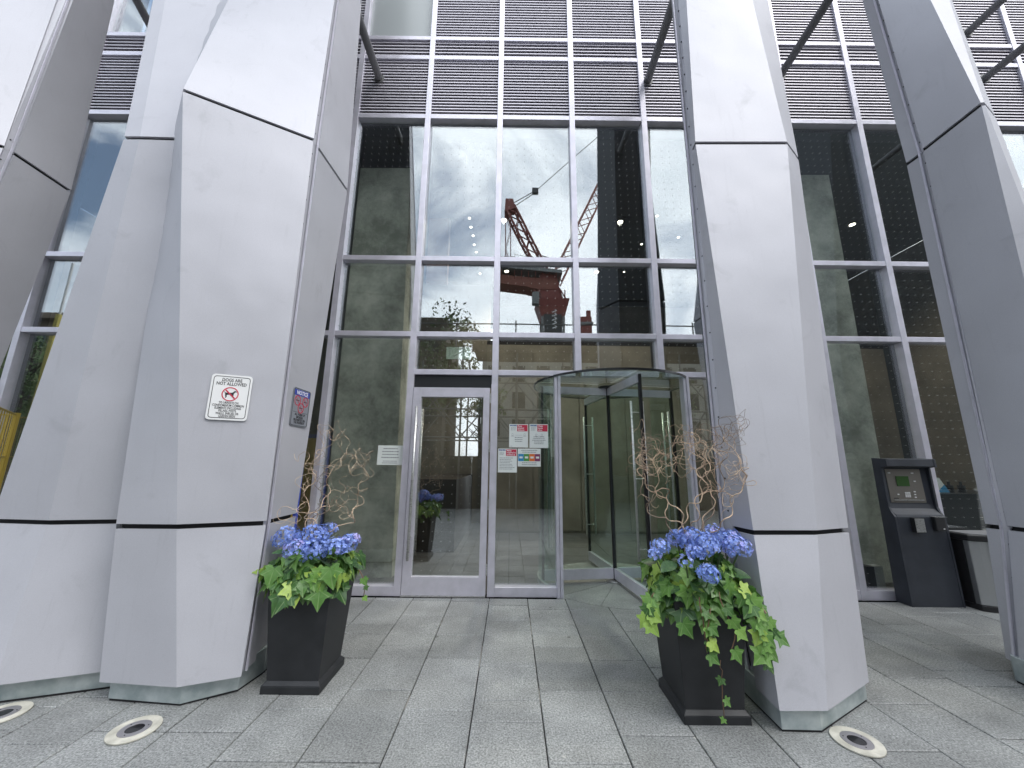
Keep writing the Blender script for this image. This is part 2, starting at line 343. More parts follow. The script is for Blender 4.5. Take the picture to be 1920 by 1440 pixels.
ground_light(1607, 1392, 'round uplight in the paving in front of the right pillar beside the trailing ivy planter')

# ------------------------------------------------------------------ columns
def strip_obj(name, rows, material, parent, th=.02):
    """rows: polylines bottom->top; folded metal sheet: each facet smooth in itself, crisp at its folds, with returned edges"""
    nR, nC = len(rows), len(rows[0]); vs, fs, smf = [], [], []
    cen = sum((p for r_ in rows for p in r_), Vector()) / (nR * nC)
    def inward(i, j):
        a = rows[i][max(0, j-1)]; b = rows[i][min(nC-1, j+1)]; t = (b - a); n_ = Vector((-t.y, t.x, 0))
        return n_.normalized() * th        # left of travel; front rows run left->right seen from -Y, so this points to +Y (inside)
    for j in range(nC - 1):
        k = len(vs)
        for i in range(nR): vs += [rows[i][j], rows[i][j+1]]
        for i in range(nR - 1): fs.append((k+2*i, k+2*i+1, k+2*i+3, k+2*i+2)); smf.append(True)
    def rim(pts):
        k = len(vs)
        for p, q in pts: vs.extend([p, p + q])
        for i in range(len(pts) - 1): fs.append((k+2*i, k+2*i+2, k+2*i+3, k+2*i+1)); smf.append(False)
    rim([(rows[0][j], inward(0, j)) for j in range(nC)]); rim([(rows[-1][j], inward(nR-1, j)) for j in range(nC)][::-1])
    rim([(rows[i][0], inward(i, 0)) for i in range(nR)][::-1]); rim([(rows[i][-1], inward(i, nC-1)) for i in range(nR)])
    me = bpy.data.meshes.new(name); me.from_pydata([tuple(v) for v in vs], [], fs); me.materials.append(material)
    me.polygons.foreach_set('use_smooth', smf); me.update()
    o = bpy.data.objects.new(name, me); link(o, parent); o.matrix_parent_inverse = parent.matrix_basis.inverted()
    return o
def ext(a, b, t): return b + (b - a) * t
COLS = {}
def column(key, label, lv, back, chan, groups, plinth, rise=1.5):
    """lv: list of 4 rings (base,J1,J2,top) of world points, front going left->right (camera side).
    groups: list of (i0,i1) vertex index ranges forming one folded panel. chan: (i,i+1) recessed screw channel or None. back: list of rear points per ring."""
    c0 = sum((p for p in lv[0]), Vector()) / len(lv[0])
    root = empty('cladded_column', (c0.x, c0.y, 0), label, 'column')
    n = len(lv[0]); G = .0155
    rings = [list(r_) for r_ in lv]
    top2 = [ext(rings[2][i], rings[3][i], rise) for i in range(n)]
    bk2 = [ext(back[2][i], back[3][i], rise) for i in range(len(back[0]))]
    rings.append(top2); bks = [list(b) for b in back] + [bk2]
    # dark core
    m = MB(); full = [rings[k] + bks[k] for k in range(5)]; nn = len(full[0])
    for k in range(4):
        vs = []; NSc = 12
        for t in range(NSc + 1):
            rg = [full[k][i].lerp(full[k+1][i], t / NSc) for i in range(nn)]
            for i in range(nn):
                a, b, c_ = rg[i-1], rg[i], rg[(i+1) % nn]
                n_ = ((b - a).normalized() + (c_ - b).normalized()); n_ = Vector((-n_.y, n_.x, 0)).normalized()
                vs.append(b + n_ * .035)
        fs = [(t*nn+i, t*nn+(i+1)%nn, (t+1)*nn+(i+1)%nn, (t+1)*nn+i) for t in range(NSc) for i in range(nn)] + [tuple(range(nn)), tuple(NSc*nn + i for i in range(nn))]
        m.add(vs, fs)
    m.build('core', MT['dark'], root)
    secs = [(0, 1), (1, 2), (2, 4)]
    for si, (k0, k1) in enumerate(secs):
        def edge(lst, i):
            a, b = lst[k0][i], lst[k1][i]; d = (b - a).normalized() * G
            return (a + d if k0 > 0 else a.copy()), (b - d if k1 < 4 else b.copy())
        for gi, (i0, i1) in enumerate(groups):
            lo, hi = zip(*[edge(rings, i) for i in range(i0, i1 + 1)])
            NS = 16; rows = []
            for t in range(NS + 1):
                rows.append([lo[j].lerp(hi[j], t / NS) for j in range(len(lo))])
            strip_obj('cladding_panel', rows, MT['clad'], root)
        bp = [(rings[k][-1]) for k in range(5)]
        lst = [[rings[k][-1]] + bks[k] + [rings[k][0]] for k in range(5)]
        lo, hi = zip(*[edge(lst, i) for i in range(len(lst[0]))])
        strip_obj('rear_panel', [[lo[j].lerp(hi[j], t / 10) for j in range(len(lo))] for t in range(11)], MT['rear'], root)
    if chan is not None:
        i, fl = chan      # channel between ring i and i+1
        m = MB(); sc = MB(); rail = MB()
        for k0, k1 in ((0, 1), (1, 2), (2, 4)):
            a0, a1, b0, b1 = rings[k0][i], rings[k1][i], rings[k0][i+1], rings[k1][i+1]
            cin = (sum(full[k0], Vector()) / nn).lerp(sum(full[k1], Vector()) / nn, .5)
            def inn(p, s=.016):
                d = Vector((cin.x - p.x, cin.y - p.y, 0)).normalized() * s; return p + d
            q = [inn(a0), inn(b0), inn(b1), inn(a1)]; q2 = [inn(p, .01) for p in q]
            m.add(q + q2, [(0,1,2,3),(4,7,6,5),(0,4,5,1),(1,5,6,2),(2,6,7,3),(3,7,4,0)])
            # upstanding rail beside the flange
            s0, s1 = (b0, b1) if fl > 0 else (a0, a1); t0, t1 = (a0, a1) if fl > 0 else (b0, b1)
            f0 = s0.lerp(t0, .30); f1 = s1.lerp(t1, .30)
            out = -(Vector((cin.x - f0.x, cin.y - f0.y, 0)).normalized())
            rail.bar(f0 + out * .004, f1 + out * .004, .010, .014)
            nsc = max(3, int((a1 - a0).length / .21)); nrm = (a1 - a0).cross(b0 - a0).normalized()
            if nrm.y > 0: nrm = -nrm
            for j in range(nsc):
                t = (j + .5) / nsc; p = inn(a0.lerp(a1, t).lerp(b0.lerp(b1, t), .5 - fl * .22), .016)
                sc.tube([p - nrm * .002, p + nrm * .005], .0065, 6)
        m.build('channel_strip', MT['clad'], root); rail.build('edge_rail', MT['mull'], root)
        stuff(sc.build('channel_screws', MT['dkmetal'], root))
    # plinth
    pl = MB(); n2 = len(plinth)
    pl.prism([(p[0], p[1]) for p in plinth], .012, .165); pl.build('plinth', MT['galv'], root, bevel=.003)
    pc = sum((Vector((p[0], p[1])) for p in plinth), Vector((0, 0))) / n2
    MB().prism([tuple(pc + (Vector((p[0], p[1])) - pc) * .985) for p in plinth], -.03, .012).build('base_shadow_gap', MT['dark'], root)
    COLS[key] = dict(root=root, rings=rings); return root
V = Vector
zb, z1, z2 = .12, 1.02, 4.1
# right centre column
r = [[atZ(1405, 1262, zb), atZ(1418, 1290, zb) , atZ(1462, 1333, zb), atZ(1552, 1333, zb), atZ(1629.5, 1279, zb)],
     [atZ(1349, 986, z1), atZ(1372, 990, z1), atZ(1413, 999, z1), atZ(1533, 999, z1), atZ(1591, 994, z1)],
     [atZ(1287, 299, z2), atZ(1298, 284, z2), atZ(1304, 268, z2), atZ(1476, 268, z2), V((2.52, 2.87, z2))],
     [atY(1258, 0, 2.97), atY(1272, 0, 2.88), atY(1287, 0, 2.80), atY(1411, 0, 2.80), atY(1440, 0, 2.98)]]
def hid(p, Yb, k=.03): return V((p.x * (Yb / p.y) + k, Yb, p.z))
column('R1', 'pale grey faceted metal pillar right of the revolving door, behind the trailing ivy planter', r,
       [[V((2.30,3.2,zb)), hid(r[0][0], 3.2)], [V((2.44,3.25,z1)), hid(r[1][0], 3.25)], [V((2.56,3.30,z2)), hid(r[2][0], 3.30)], [V((2.45,3.35,6.0)), hid(r[3][0], 3.35)]],
       (0, -1), [(1, 4)], [(1.523,2.434),(1.74,2.429),(2.263,2.721),(2.2,3.18),(1.53,3.18)])
# left centre column
l1 = [[atZ(186, 1279, zb), atZ(331, 1289, zb), atZ(452, 1269, zb), atZ(465, 1252, zb), atZ(516, 1205, zb)],
      [atZ(217, 987, z1), atZ(331, 988, z1), atZ(499, 981, z1), atZ(506, 978, z1), atZ(555, 966, z1)],
      [atZ(323, 259, z2), atZ(343, 168, z2), atZ(588, 262, z2), atZ(598, 279, z2), atZ(651, 357, z2)],
      [atY(396, 0, 3.0), atY(428, 0, 2.80), atY(627, 0, 2.95), atY(636, 0, 3.05), atY(678, 0, 3.5)]]
column('L1', 'white-faced faceted metal pillar left of the glass door, carrying the dog sign', l1,
       [[V((-2.5,3.3,zb))], [V((-2.75,3.4,z1))], [V((-2.9,3.55,z2))], [V((-3.0,3.6,6.2))]],
       (2, 1), [(0, 2), (3, 4)], [(-2.436,2.662),(-1.956,2.612),(-1.715,2.765),(-1.686,2.97),(-1.72,3.3),(-2.48,3.3)])
# far-left leaning column
l2 = [[atZ(-75, 1291, zb), atZ(-12, 1286, zb), atZ(205, 1258, zb)],
      [atZ(-16, 977, z1), atZ(90, 980, z1), atZ(225, 978, z1)],
      [atY(233, 258, 2.50), atY(262, 258, 2.49), atY(400, 262, 2.62)],
      [atY(287, 0, 2.85), atY(310, 0, 2.83), atY(440, 0, 2.92)]]
column('L2', 'grey slanted metal pillar tucked against the left side of the white-faced pillar', l2,
       [[V((-2.75,3.35,zb)), V((-3.3,3.3,zb))], [V((-2.8,3.4,z1)), V((-3.65,3.35,z1))], [V((-2.9,3.5,z2)), V((-3.5,3.45,z2))], [V((-3.1,3.5,6.2)), V((-3.7,3.5,6.2))]],
       None, [(0, 2)], [(-3.22,2.60),(-3.041,2.628),(-2.50,2.80),(-2.65,3.3),(-3.25,3.3)])
# outermost left column
l3 = [[V((-4.75,2.35,zb)), V((-4.48,2.62,zb)), V((-4.44,2.70,zb)), V((-4.50,3.15,zb))],
      [V((-4.90,2.30,z1)), V((-4.52,2.68,z1)), V((-4.48,2.75,z1)), V((-4.56,3.22,z1))],
      [V((-4.95,2.35,z2)), atZ(7, 276, z2), atZ(27, 288, z2), atZ(133, 359, z2)],
      [V((-5.2,2.7,6.2)), atY(106, 0, 2.95), atY(137, 0, 3.03), atY(215, 0, 3.55)]]
column('L3', 'leftmost pillar in the photo, a grey metal column leaning in from the left edge', l3,
       [[V((-5.1,3.1,zb))], [V((-5.3,3.15,z1))], [V((-5.4,3.4,z2))], [V((-5.5,3.6,6.2))]],
       (1, 1), [(0, 1), (2, 3)], [(-4.7,2.40),(-4.45,2.66),(-4.50,3.1),(-5.05,3.1)])
# right-hand outer column
r2 = [[atZ(1886, 1234, zb), atZ(1900, 1241, zb), atZ(1912, 1247, zb), V((3.45,2.50,zb)), V((3.62,2.42,zb)), V((3.85,2.55,zb))],
      [atZ(1848, 986, z1), atZ(1874, 989, z1), atZ(1889, 990, z1), V((3.62,2.50,z1)), V((3.90,2.42,z1)), V((4.15,2.55,z1))],
      [atZ(1700, 308, z2), atZ(1722, 292, z2), atZ(1731, 281, z2), atZ(1840, 195, z2), atZ(1846, 194, z2), atZ(1866, 218, z2)],
      [atY(1617, 0, 3.03), atY(1636, 0, 2.93), atY(1647, 0, 2.87), atY(1745, 0, 2.55), atY(1780, 0, 2.56), atY(1785, 0, 2.66)]]
column('R2', 'blue-grey metal pillar at the right edge, in front of the bin and intercom post', r2,
       [[V((4.1,3.1,zb)), hid(r2[0][0], 3.35)], [V((4.4,3.2,z1)), hid(r2[1][0], 3.4)], [V((4.2,3.2,z2)), hid(r2[2][0], 3.3)], [V((4.4,3.3,6.2)), hid(r2[3][0], 3.4)]],
       (1, -1), [(0, 1), (2, 5)], [(3.615,3.054),(3.50,2.95),(3.47,2.55),(3.63,2.45),(3.82,2.58),(4.05,3.05)])

r3 = [[V((7.9 + (p.x - 2.0) * 2.5, p.y - 2.0, p.z)) for p in rg] for rg in r]
column('R3', 'broad faceted pillar outside the right edge, seen only mirrored in the glass right of the pale pillar', r3,
       [[V((9.0,1.6,zb)), V((6.8,1.6,zb))], [V((9.1,1.6,z1)), V((6.8,1.6,z1))], [V((9.3,1.7,z2)), V((6.8,1.7,z2))], [V((9.2,1.75,6.0)), V((7.0,1.75,6.0))]],
       (0, -1), [(1, 4)], [(6.7,.43),(7.3,.43),(8.9,.72),(8.9,1.58),(6.7,1.58)], rise=3.6)
# ------------------------------------------------------------------ facade
fac = empty('glazed_entrance_facade', (0, D, 0), 'tall glazed building front with aluminium mullions and louver bands above the doors', 'building facade')
def fb(m, name, mt, **k): return m.build(name, mt, fac, **k)
YF, YG = D - .045, D + .03       # mullion face, glass plane
MW = .076
ex = [-8.2, -7.18, -6.15, -5.25, -4.27, -3.27]
mx_ = ex + [X0 + S * i for i in range(9)] + [7.52, 8.55]
ZT = 10.2
tz = [TZ[2], TZ[3], TZ[4], TZ[5], TZ[6], TZ[7], ZT]
TH = .066
for x in mx_:
    i = round((x - X0) / S); ingrid = abs(X0 + S * i - x) < .01
    z0 = 0.0
    if ingrid and i in (3, 4): z0 = TZ[2] + TH / 2 + .001          # nothing below the lintel in the revolving door bay
    fb(MB().box(x - MW/2, YF, z0, x + MW/2, D + .06, ZT), 'mullion', MT['mull'], bevel=.003)
    fb(MB().box(x - MW/2 + .012, D + .061, max(z0, .01), x + MW/2 - .012, D + .22, TZ[5]), 'mullion_fin', MT['dkmetal'])
# transoms between mullions
for a, b in zip(mx_[:-1], mx_[1:]):
    i = round((a - X0) / S); ingrid = abs(X0 + S * i - a) < .01
    for t in (2, 3, 4, 5, 6, 7):
        if t == 2 and not (ingrid and 1 <= i <= 4): continue
        fb(MB().box(a + MW/2 + .001, YF + .004, TZ[t] - TH/2, b - MW/2 - .001, D + .06, TZ[t] + TH/2), 'transom', MT['mull'], bevel=.003)
    if not (ingrid and i in (1, 3, 4)) :
        hi = .10
        fb(MB().box(a + MW/2 + .001, YF + .004, .0, b - MW/2 - .001 if not (ingrid and i == 2) else .53, D + .06, hi), 'sill', MT['mull'], bevel=.003)
    # panes
    zz = [.10, TZ[3], TZ[4], TZ[5]] if not (ingrid and 1 <= i <= 4) else [TZ[2], TZ[3], TZ[4], TZ[5]]
    for z0, zt in zip(zz[:-1], zz[1:]):
        lo = z0 + TH/2 if z0 > .2 else z0
        o = fb(MB().box(a + MW/2 - .01, YG, lo - .01, b - MW/2 + .01, YG + .012, zt - TH/2 + .01), 'pane', MT['frit'] if ingrid else MT['glass'])
    if ingrid and i == 2:   # fixed side light beside the door, narrower
        fb(MB().box(a + MW/2 - .01, YG, .09, .53 + .01, YG + .012, TZ[2] - TH/2 + .01), 'pane', MT['glass'])
    if ingrid and i == 4:
        fb(MB().box(2.17, YG, .09, b - MW/2 + .01, YG + .012, TZ[2] - TH/2 + .01), 'pane', MT['glass'])
        fb(MB().box(2.171, YF + .004, 0, b - MW/2 - .001, D + .06, .10), 'sill', MT['mull'], bevel=.003)
    # louvers
    bands = [(5, TZ[5], TZ[6]), (6, TZ[6], TZ[7]), (7, TZ[7], ZT)]
    for t, za, zb_ in bands:
        lo, hi = za + TH/2, zb_ - TH/2
        if t == 7 and ((ingrid and i == 0)):
            fb(MB().box(a + MW/2 - .005, YG, lo - .005, b - MW/2 + .005, YG + .02, hi), 'spandrel_panel', MT['spand']); continue
        if t == 7 and not ingrid and a < -5:
            fb(MB().box(a + MW/2 - .01, YG, lo - .01, b - MW/2 + .01, YG + .012, hi), 'pane', MT['glass'])
            fb(MB().box(a + MW/2, YG + .4, lo, b - MW/2, YG + .42, hi), 'blind_backing', MT['dark']); continue
        lp = fb(MB().box(a + MW/2 - .005, D + .055, lo - .005, b - MW/2 + .005, D + .07, hi + .005), 'louver_panel', MT['dark'])
        m = MB(); pitch = .0505; nb = max(1, int((hi - lo) / pitch)); pitch = (hi - lo) / nb
        xa, xb = a + MW/2 + .002, b - MW/2 - .002
        for q in range(nb):
            z = lo + (q + .5) * pitch
            m.add([(xa, D - .022, z - .014), (xb, D - .022, z - .014), (xb, D + .030, z + .016), (xa, D + .030, z + .016),
                   (xa, D - .018, z + .006), (xb, D - .018, z + .006), (xb, D + .030, z + .0235), (xa, D + .030, z + .0235)],
                  [(0,3,2,1),(4,5,6,7),(0,1,5,4),(1,2,6,5),(2,3,7,6),(3,0,4,7)])
        o = m.build('louver_blades', MT['louv'], fac); stuff(o)
fb(MB().box(-40, D - .04, ZT + .001, 40, D + .25, 40), 'upper_wall', MT['spand'])
fb(MB().box(-40, D - .02, 0, -8.25, D + .25, ZT), 'side_wall', MT['spand'])
fb(MB().box(8.6, D - .02, 0, 40, D + .25, ZT), 'side_wall', MT['spand'])
# struts
def strut(px, py, Yend, xoff=0):
    p = atY(px, py, D); fb(MB().tube([(p.x, D - .01, p.z), (p.x + xoff, Yend, p.z)], .052, 20), 'strut', MT['tube'], smooth=False)
    fb(MB().tube([(p.x, D - .03, p.z), (p.x, D + .05, p.z)], .075, 20), 'strut_collar', MT['tube'])
strut(712, 150, 3.2); strut(1213, 155, 3.0, -.05); strut(1461, 145, 2.9, -.1); strut(1811, 64, 2.6); strut(1843, 150, 2.6)
strut(222, 70, 3.0) if False else None
p = atY(240, 0, 4.0); fb(MB().tube([(p.x - .1, D - .01, p.z + .05), (p.x + .25, 3.5, p.z + .05)], .052, 20), 'strut', MT['tube'])

# swing door (thing > door > pieces)
xa, xb = X0 + S + MW/2 + .001, X0 + 2*S - MW/2 - .001
fb(MB().box(xa, D - .005, 2.235 + .1, xb, D + .03, TZ[2] - TH/2 - .001), 'door_head_panel', MT['dkmetal'])
xa += .004; xb -= .020
dt, db = 2.325, .012
door = MB()
door.box(xa, YF - .004, db, xa + .10, D + .012, dt); door.box(xb - .075, YF - .004, db, xb, D + .012, dt)
door.box(xa + .10, YF - .004, dt - .115, xb - .075, D + .012, dt); door.box(xa + .10, YF - .004, db, xb - .075, D + .012, db + .19)
door = fb(door, 'door', MT['mull'], bevel=.0025); door['label'] = 'narrow glazed swing door with a tall steel pull bar'
MB().box(xa + .09, D - .02, db + .18, xb - .065, D - .008, dt - .105).build('door_pane', MT['frit'], door)
MB().box(xa - .002, YF - .02, .0, xb, YF - .005, .012).build('threshold', MT['steel'], door)
h = MB(); h.tube([(-1.105, 4.43, .385), (-1.105, 4.43, 2.08)], .0155, 14); h.tube([(-1.105, 4.43, .62), (-1.105, YF, .62)], .010, 10); h.tube([(-1.105, 4.43, 1.86), (-1.105, YF, 1.86)], .010, 10)
h.build('handle', MT['steel'], door, smooth=True)
h = MB(); h.tube([(-1.085, D + .10, .385), (-1.085, D + .10, 2.08)], .0155, 14); h.tube([(-1.085, D + .10, .62), (-1.085, D + .01, .62)], .010, 8); h.build('inner_handle', MT['steel'], door, smooth=True)
for z in (.28, .97, 1.62, 2.2):
    MB().tube([(xb + .008, YF - .010, z - .06), (xb + .008, YF - .010, z + .06)], .009, 10).build('hinge', MT['steel'], door)
fb(MB().box(xb + .017, YF, 0, xb + .020, D + .05, dt + .05), 'door_jamb', MT['mull'])

# revolving door
RC = V((1.335, 5.13)); RR_ = .955
xl, xr = .568, 2.135
rev = bpy.data.objects.new('revolving_door', None); link(rev, fac); rev.matrix_parent_inverse = fac.matrix_basis.inverted()
for q0, q1, e0 in ((.531, .565, 0), (.570, .604, .004), (2.10, 2.134, .004), (2.139, 2.170, 0)): MB().box(q0, YF - .01 + e0, 0, q1, D + .06, TZ[2] - TH/2).build('post', MT['mull'], rev, bevel=.002)
rev['label'] = 'glass revolving door with four wings under a round glass canopy'
def rb(m, name, mt, **k): return m.build(name, mt, rev, **k)
cz = TZ[2] - .045
a_open = math.acos((xr - RC.x - .02) / RR_)
def arc_wall(a0, a1):
    rb(MB().ring(RC, RR_ - .006, RR_ + .006, .06, cz, 22, a0=a0, a1=a1), 'drum_glass', MT['dglass'])
    rb(MB().ring(RC, RR_ - .02, RR_ + .02, .0, .06, 22, a0=a0, a1=a1), 'drum_floor_rail', MT['galv'])
aL = math.atan2(D - RC.y, xl + .02 - RC.x); aR = math.atan2(D - RC.y, xr - .02 - RC.x)
arc_wall(PI - .55, 2 * PI + aL); arc_wall(aR, .62)
rb(MB().disc(RC, RR_ + .05, cz + .001, cz + .016, 64), 'canopy', MT['dglass'])
rb(MB().ring(RC, RR_ + .05, RR_ + .062, cz - .004, cz + .022, 72), 'canopy_edge', MT['dkmetal'])
rb(MB().disc(RC, .13, cz - .03, cz - .001, 30), 'ceiling_bearing', MT['dkmetal'])
rb(MB().disc(RC, .11, .0, .022, 30), 'floor_pivot', MT['steel'], bevel=.004)
rb(MB().tube([(RC.x, RC.y, .02), (RC.x, RC.y, cz - .03)], .024, 14), 'centre_shaft', MT['dkmetal'])
ROT = R(8)
for k in range(4):
    a = ROT + k * PI / 2; d = V((math.cos(a), math.sin(a), 0)); c3 = V((RC.x, RC.y, 0))
    p0, p1 = c3 + d * .03, c3 + d * (RR_ - .03)
    up_ = V((0, 0, 1))
    rb(MB().bar(p0 + up_ * .10, p1 + up_ * .10, .045, .12), 'wing_bottom_rail', MT['mull']); wf = MB().bar(p0 + up_ * (cz - .075), p1 + up_ * (cz - .075), .045, .10)
    rb(wf, 'wing_top_rail', MT['mull'])
    wg = MB(); wg.bar(p0 + up_ * (.16 + (cz - .285) / 2), p1 + up_ * (.16 + (cz - .285) / 2), .010, cz - .285); rb(wg, 'wing_glass', MT['dglass'])
    st = MB(); st.bar(p1 + up_ * .04, p1 + up_ * (cz - .03), .03, .05); rb(st, 'wing_stile', MT['black'])
    nrm = V((-d.y, d.x, 0))
    hh = MB(); q = c3 + d * (RR_ - .13)
    for s_ in (-1, 1):
        e = q + nrm * .07 * s_
        hh.tube([e + up_ * .40, e + up_ * 2.15], .013, 12)
        for z in (.55, 1.28, 2.02): hh.tube([q + up_ * z, e + up_ * z], .006, 6)
    rb(hh, 'wing_handle', MT['steel'], smooth=True)
# drum floor wedges
for k in range(12):
    a0, a1 = 2*PI*k/12 + .1, 2*PI*(k+1)/12 + .1
    m = MB(); pts = [(RC.x + r_ * math.cos(a), RC.y + r_ * math.sin(a)) for r_, a in ((.115, a0 + .02), (.93, a0 + .003), (.93, (a0+a1)/2), (.93, a1 - .003), (.115, a1 - .02))]
    m.prism(pts, -.03, .001); o = rb(m, 'floor_wedge', MT['granite'])
fb(MB().box(.53, D - .075, -.03, 2.17, D + .0, -.001), 'entrance_threshold', MT['granite'])

# ------------------------------------------------------------------ lobby
lob = empty('lobby_interior', (1, 8, 0), 'dim stone-walled lobby seen through the entrance glazing', 'lobby')
def lb(m, name, mt, **k): return m.build(name, mt, lob, **k)
# floor tiles (far ones joined)
lb(MB().box(-8.4, D + .0, -.05, 8.8, 13.2, -.008), 'floor_bed', MT['dark'])
fm = MB(); y = D + .07
while y < 9.9:
    x = -8.0
    while x < 8.6:
        if (V((x + .4, y + .3)) - RC).length > .0:
            fm.box(x + .003, y + .003, -.007, x + .797, y + .597, -.002)
        x += .8
    y += .6
stuff(lb(fm, 'floor_tiles', MT['lobby']))
lb(MB().box(-8.4, D + .26, 6.2, 8.8, 13.2, 6.45), 'ceiling', MT['ceil'])
lb(MB().box(-.55, 8.4, -.01, 8.8, 8.7, 4.1), 'back_wall', MT['wall'])
for k in range(9): lb(MB().box(-.5 + k * 1.02, 8.375, .05, .49 + k * 1.02, 8.398, 3.95), 'wall_slab', MT['wall'])
lb(MB().box(-8.4, 9.6, -.01, -.56, 9.8, 6.19), 'side_back_wall', MT['wall'])
lb(MB().box(-.55, 11.0, 4.11, 8.8, 11.2, 6.19), 'gallery_wall', MT['wall'])
lb(MB().box(-.55, 10.96, 4.75, 8.8, 10.99, 5.0), 'copper_band', MT['wood'])
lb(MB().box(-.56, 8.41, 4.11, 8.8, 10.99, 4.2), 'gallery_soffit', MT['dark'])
lb(MB().box(-8.6, D + .3, -.01, -8.41, 13.2, 6.2), 'end_wall', MT['wall']); lb(MB().box(8.81, D + .3, -.01, 9.0, 13.2, 6.2), 'end_wall', MT['wall'])
lb(MB().box(-1.62, 6.6, -.001, -.9, 9.4, 1.15), 'reception_counter', mat('dark_wood_counter', (.03, .022, .016), .4))
def slant_pillar(tl, tr, bl, br, Y, dep, label):
    a, b, c, d_ = atY(*tl, Y), atY(*tr, Y), atY(*bl, Y), atY(*br, Y)
    c.z = d_.z = -.002; m = MB(); o_ = V((0, dep, 0))
    m.add([c, d_, d_ + o_, c + o_, a, b, b + o_, a + o_], [(0,3,2,1),(4,5,6,7),(0,1,5,4),(1,2,6,5),(2,3,7,6),(3,0,4,7)])
    o = m.build('concrete_pillar', MT['conc']); tag(o, label, 'pillar'); return o
slant_pillar((672, 315), (770, 315), (597, 1098), (733, 1098), 5.2, .7, 'mottled grey concrete pillar behind the glass, left of the swing door')
slant_pillar((1500, 328), (1554, 328), (1600, 1102), (1694, 1102), 5.2, .6, 'mottled grey concrete pillar behind the glass, left of the intercom post')
lb(MB().prism([(-1.45,5.9),(-1.1,5.9),(-1.1,6.05),(-1.45,6.05)], 4.4, 5.6), 'copper_fin', MT['wood'])
# downlights
def downlight(px, py, r_=.05, trim=False, z=6.2):
    p = atZ(px, py, z)
    o = tag(MB().disc((p.x, p.y), r_ + .02, z - .012, z - .001, 20, 0).disc((p.x, p.y), r_, z - .016, z - .0125, 20, 1).build('downlight', [MT['white'] if not trim else MT['black'], MT['lamp']]), None, 'ceiling light', 'small lit downlights in the lobby ceiling')
    if trim or r_ > .045:
        bl = bpy.data.lights.new('downlight_bulb', 'SPOT'); bl.energy = 210; bl.spot_size = R(120); bl.spot_blend = .8; bl.shadow_soft_size = .05; bl.color = (1, .9, .75)
        bo = bpy.data.objects.new('downlight_bulb', bl); link(bo, o); bo.location = (p.x, p.y, z - .03)
    if trim: MB().box(p.x - .16, p.y - .16, z - .008, p.x + .16, p.y + .16, z - .0005).build('square_trim', MT['black'], o)
    return o
DL = [((880,408), 'nearest of the row of small downlights behind the pane above the swing door'), ((883,425), 'second from the top in the row of small downlights above the swing door'),
      ((887,441), 'third and middle one in the row of small downlights above the swing door'), ((889,458), 'fourth from the top in the row of small downlights above the swing door'),
      ((893,472), 'lowest in the photo of the row of small downlights above the swing door'), ((945,412), 'bright downlight close to the mullion, level with the reflected crane head'),
      ((1232,404), 'downlight in the pane beside the right pillar, uppermost there'), ((1272,444), 'downlight right beside the right pillar edge, low in its pane'),
      ((1203,457), 'small downlight at the right border of the pane holding the square-trimmed light'), ((900,512), 'downlight just below the middle transom above the swing door'),
      ((950,508), 'downlight just below the middle transom beside the reflected crane counterweight'), ((1170,509), 'downlight just below the middle transom, under the square-trimmed light')]
for q, lab in DL: downlight(*q, .02 if q[0] not in (945, 950) else .05)['label'] = lab
downlight(1163, 415, .05, True)['label'] = 'lit downlight in a square black trim, fourth tall pane from the swing door'
downlight(1119, 509, .05, True)['label'] = 'square-trimmed downlight just below the middle transom, over the revolving door'
downlight(1598, 420, .05, True)['label'] = 'square-trimmed downlight right of the concrete pillar near the intercom post'
downlight(1703, 513, .045)['label'] = 'downlight behind the glass above the bin, left of its pair'
downlight(1746, 516, .045)['label'] = 'downlight behind the glass beside the right-edge pillar, right of its pair'
exec_after = []
# desk and small things inside, right
desk = empty('reception_desk', (5.6, 5.6, 0), 'black desk behind the glass, right of the intercom post', 'desk')
MB().box(5.78, 5.3, .0, 7.4, 6.2, 1.06).build('desk_body', MT['black'], desk); MB().box(5.75, 5.25, 1.061, 7.45, 6.25, 1.09).build('desk_top', MT['dkmetal'], desk)
lf = empty('leaflet_holder', (5.84, 5.42, 1.091), 'white and blue leaflet propped on the black desk', 'leaflet')
m = LMB(); m.add([(0,0,0),(.26,0,0),(.22,.06,.2),(-.04,.06,.2),(0,.012,0),(.26,.012,0),(.22,.072,.2),(-.04,.072,.2)], [(0,1,2,3),(4,7,6,5),(0,4,5,1),(1,5,6,2),(2,6,7,3),(3,7,4,0)]); m.build('leaflet', MT['paper'], lf)
m = LMB(); m.add([(.08,-.004,.004),(.262,-.004,.004),(.24,.030,.11)], [(0,1,2)]); m.build('blue_corner', MT['cyanp'], lf)
for i, (dx, nm, lab) in enumerate(((.85, 'sanitiser_bottle', 'small dark bottle on the black desk, nearest the leaflet'), (1.02, 'sanitiser_bottle', 'dark bottle on the black desk, nearest the right-edge pillar'))):
    tag(MB().disc((5.35 + dx, 5.5), .04, 1.091, 1.19, 16).disc((5.35 + dx, 5.5), .015, 1.19, 1.24, 10).build(nm, MT['black']), lab, 'bottle')
tag(MB().box(6.05, 7.0, .02, 6.6, 7.6, 1.75).build('dark_cabinet', MT['black']), 'tall black cabinet against the lobby wall behind the intercom post', 'cabinet')
tag(MB().box(6.0, 8.35, 1.3, 6.28, 8.37, 1.68).box(6.02, 8.345, 1.58, 6.26, 8.349, 1.66, 1).build('wall_notice', [MT['paper'], MT['redp']]), 'white notice with a red heading on the lobby wall behind the desk', 'notice')
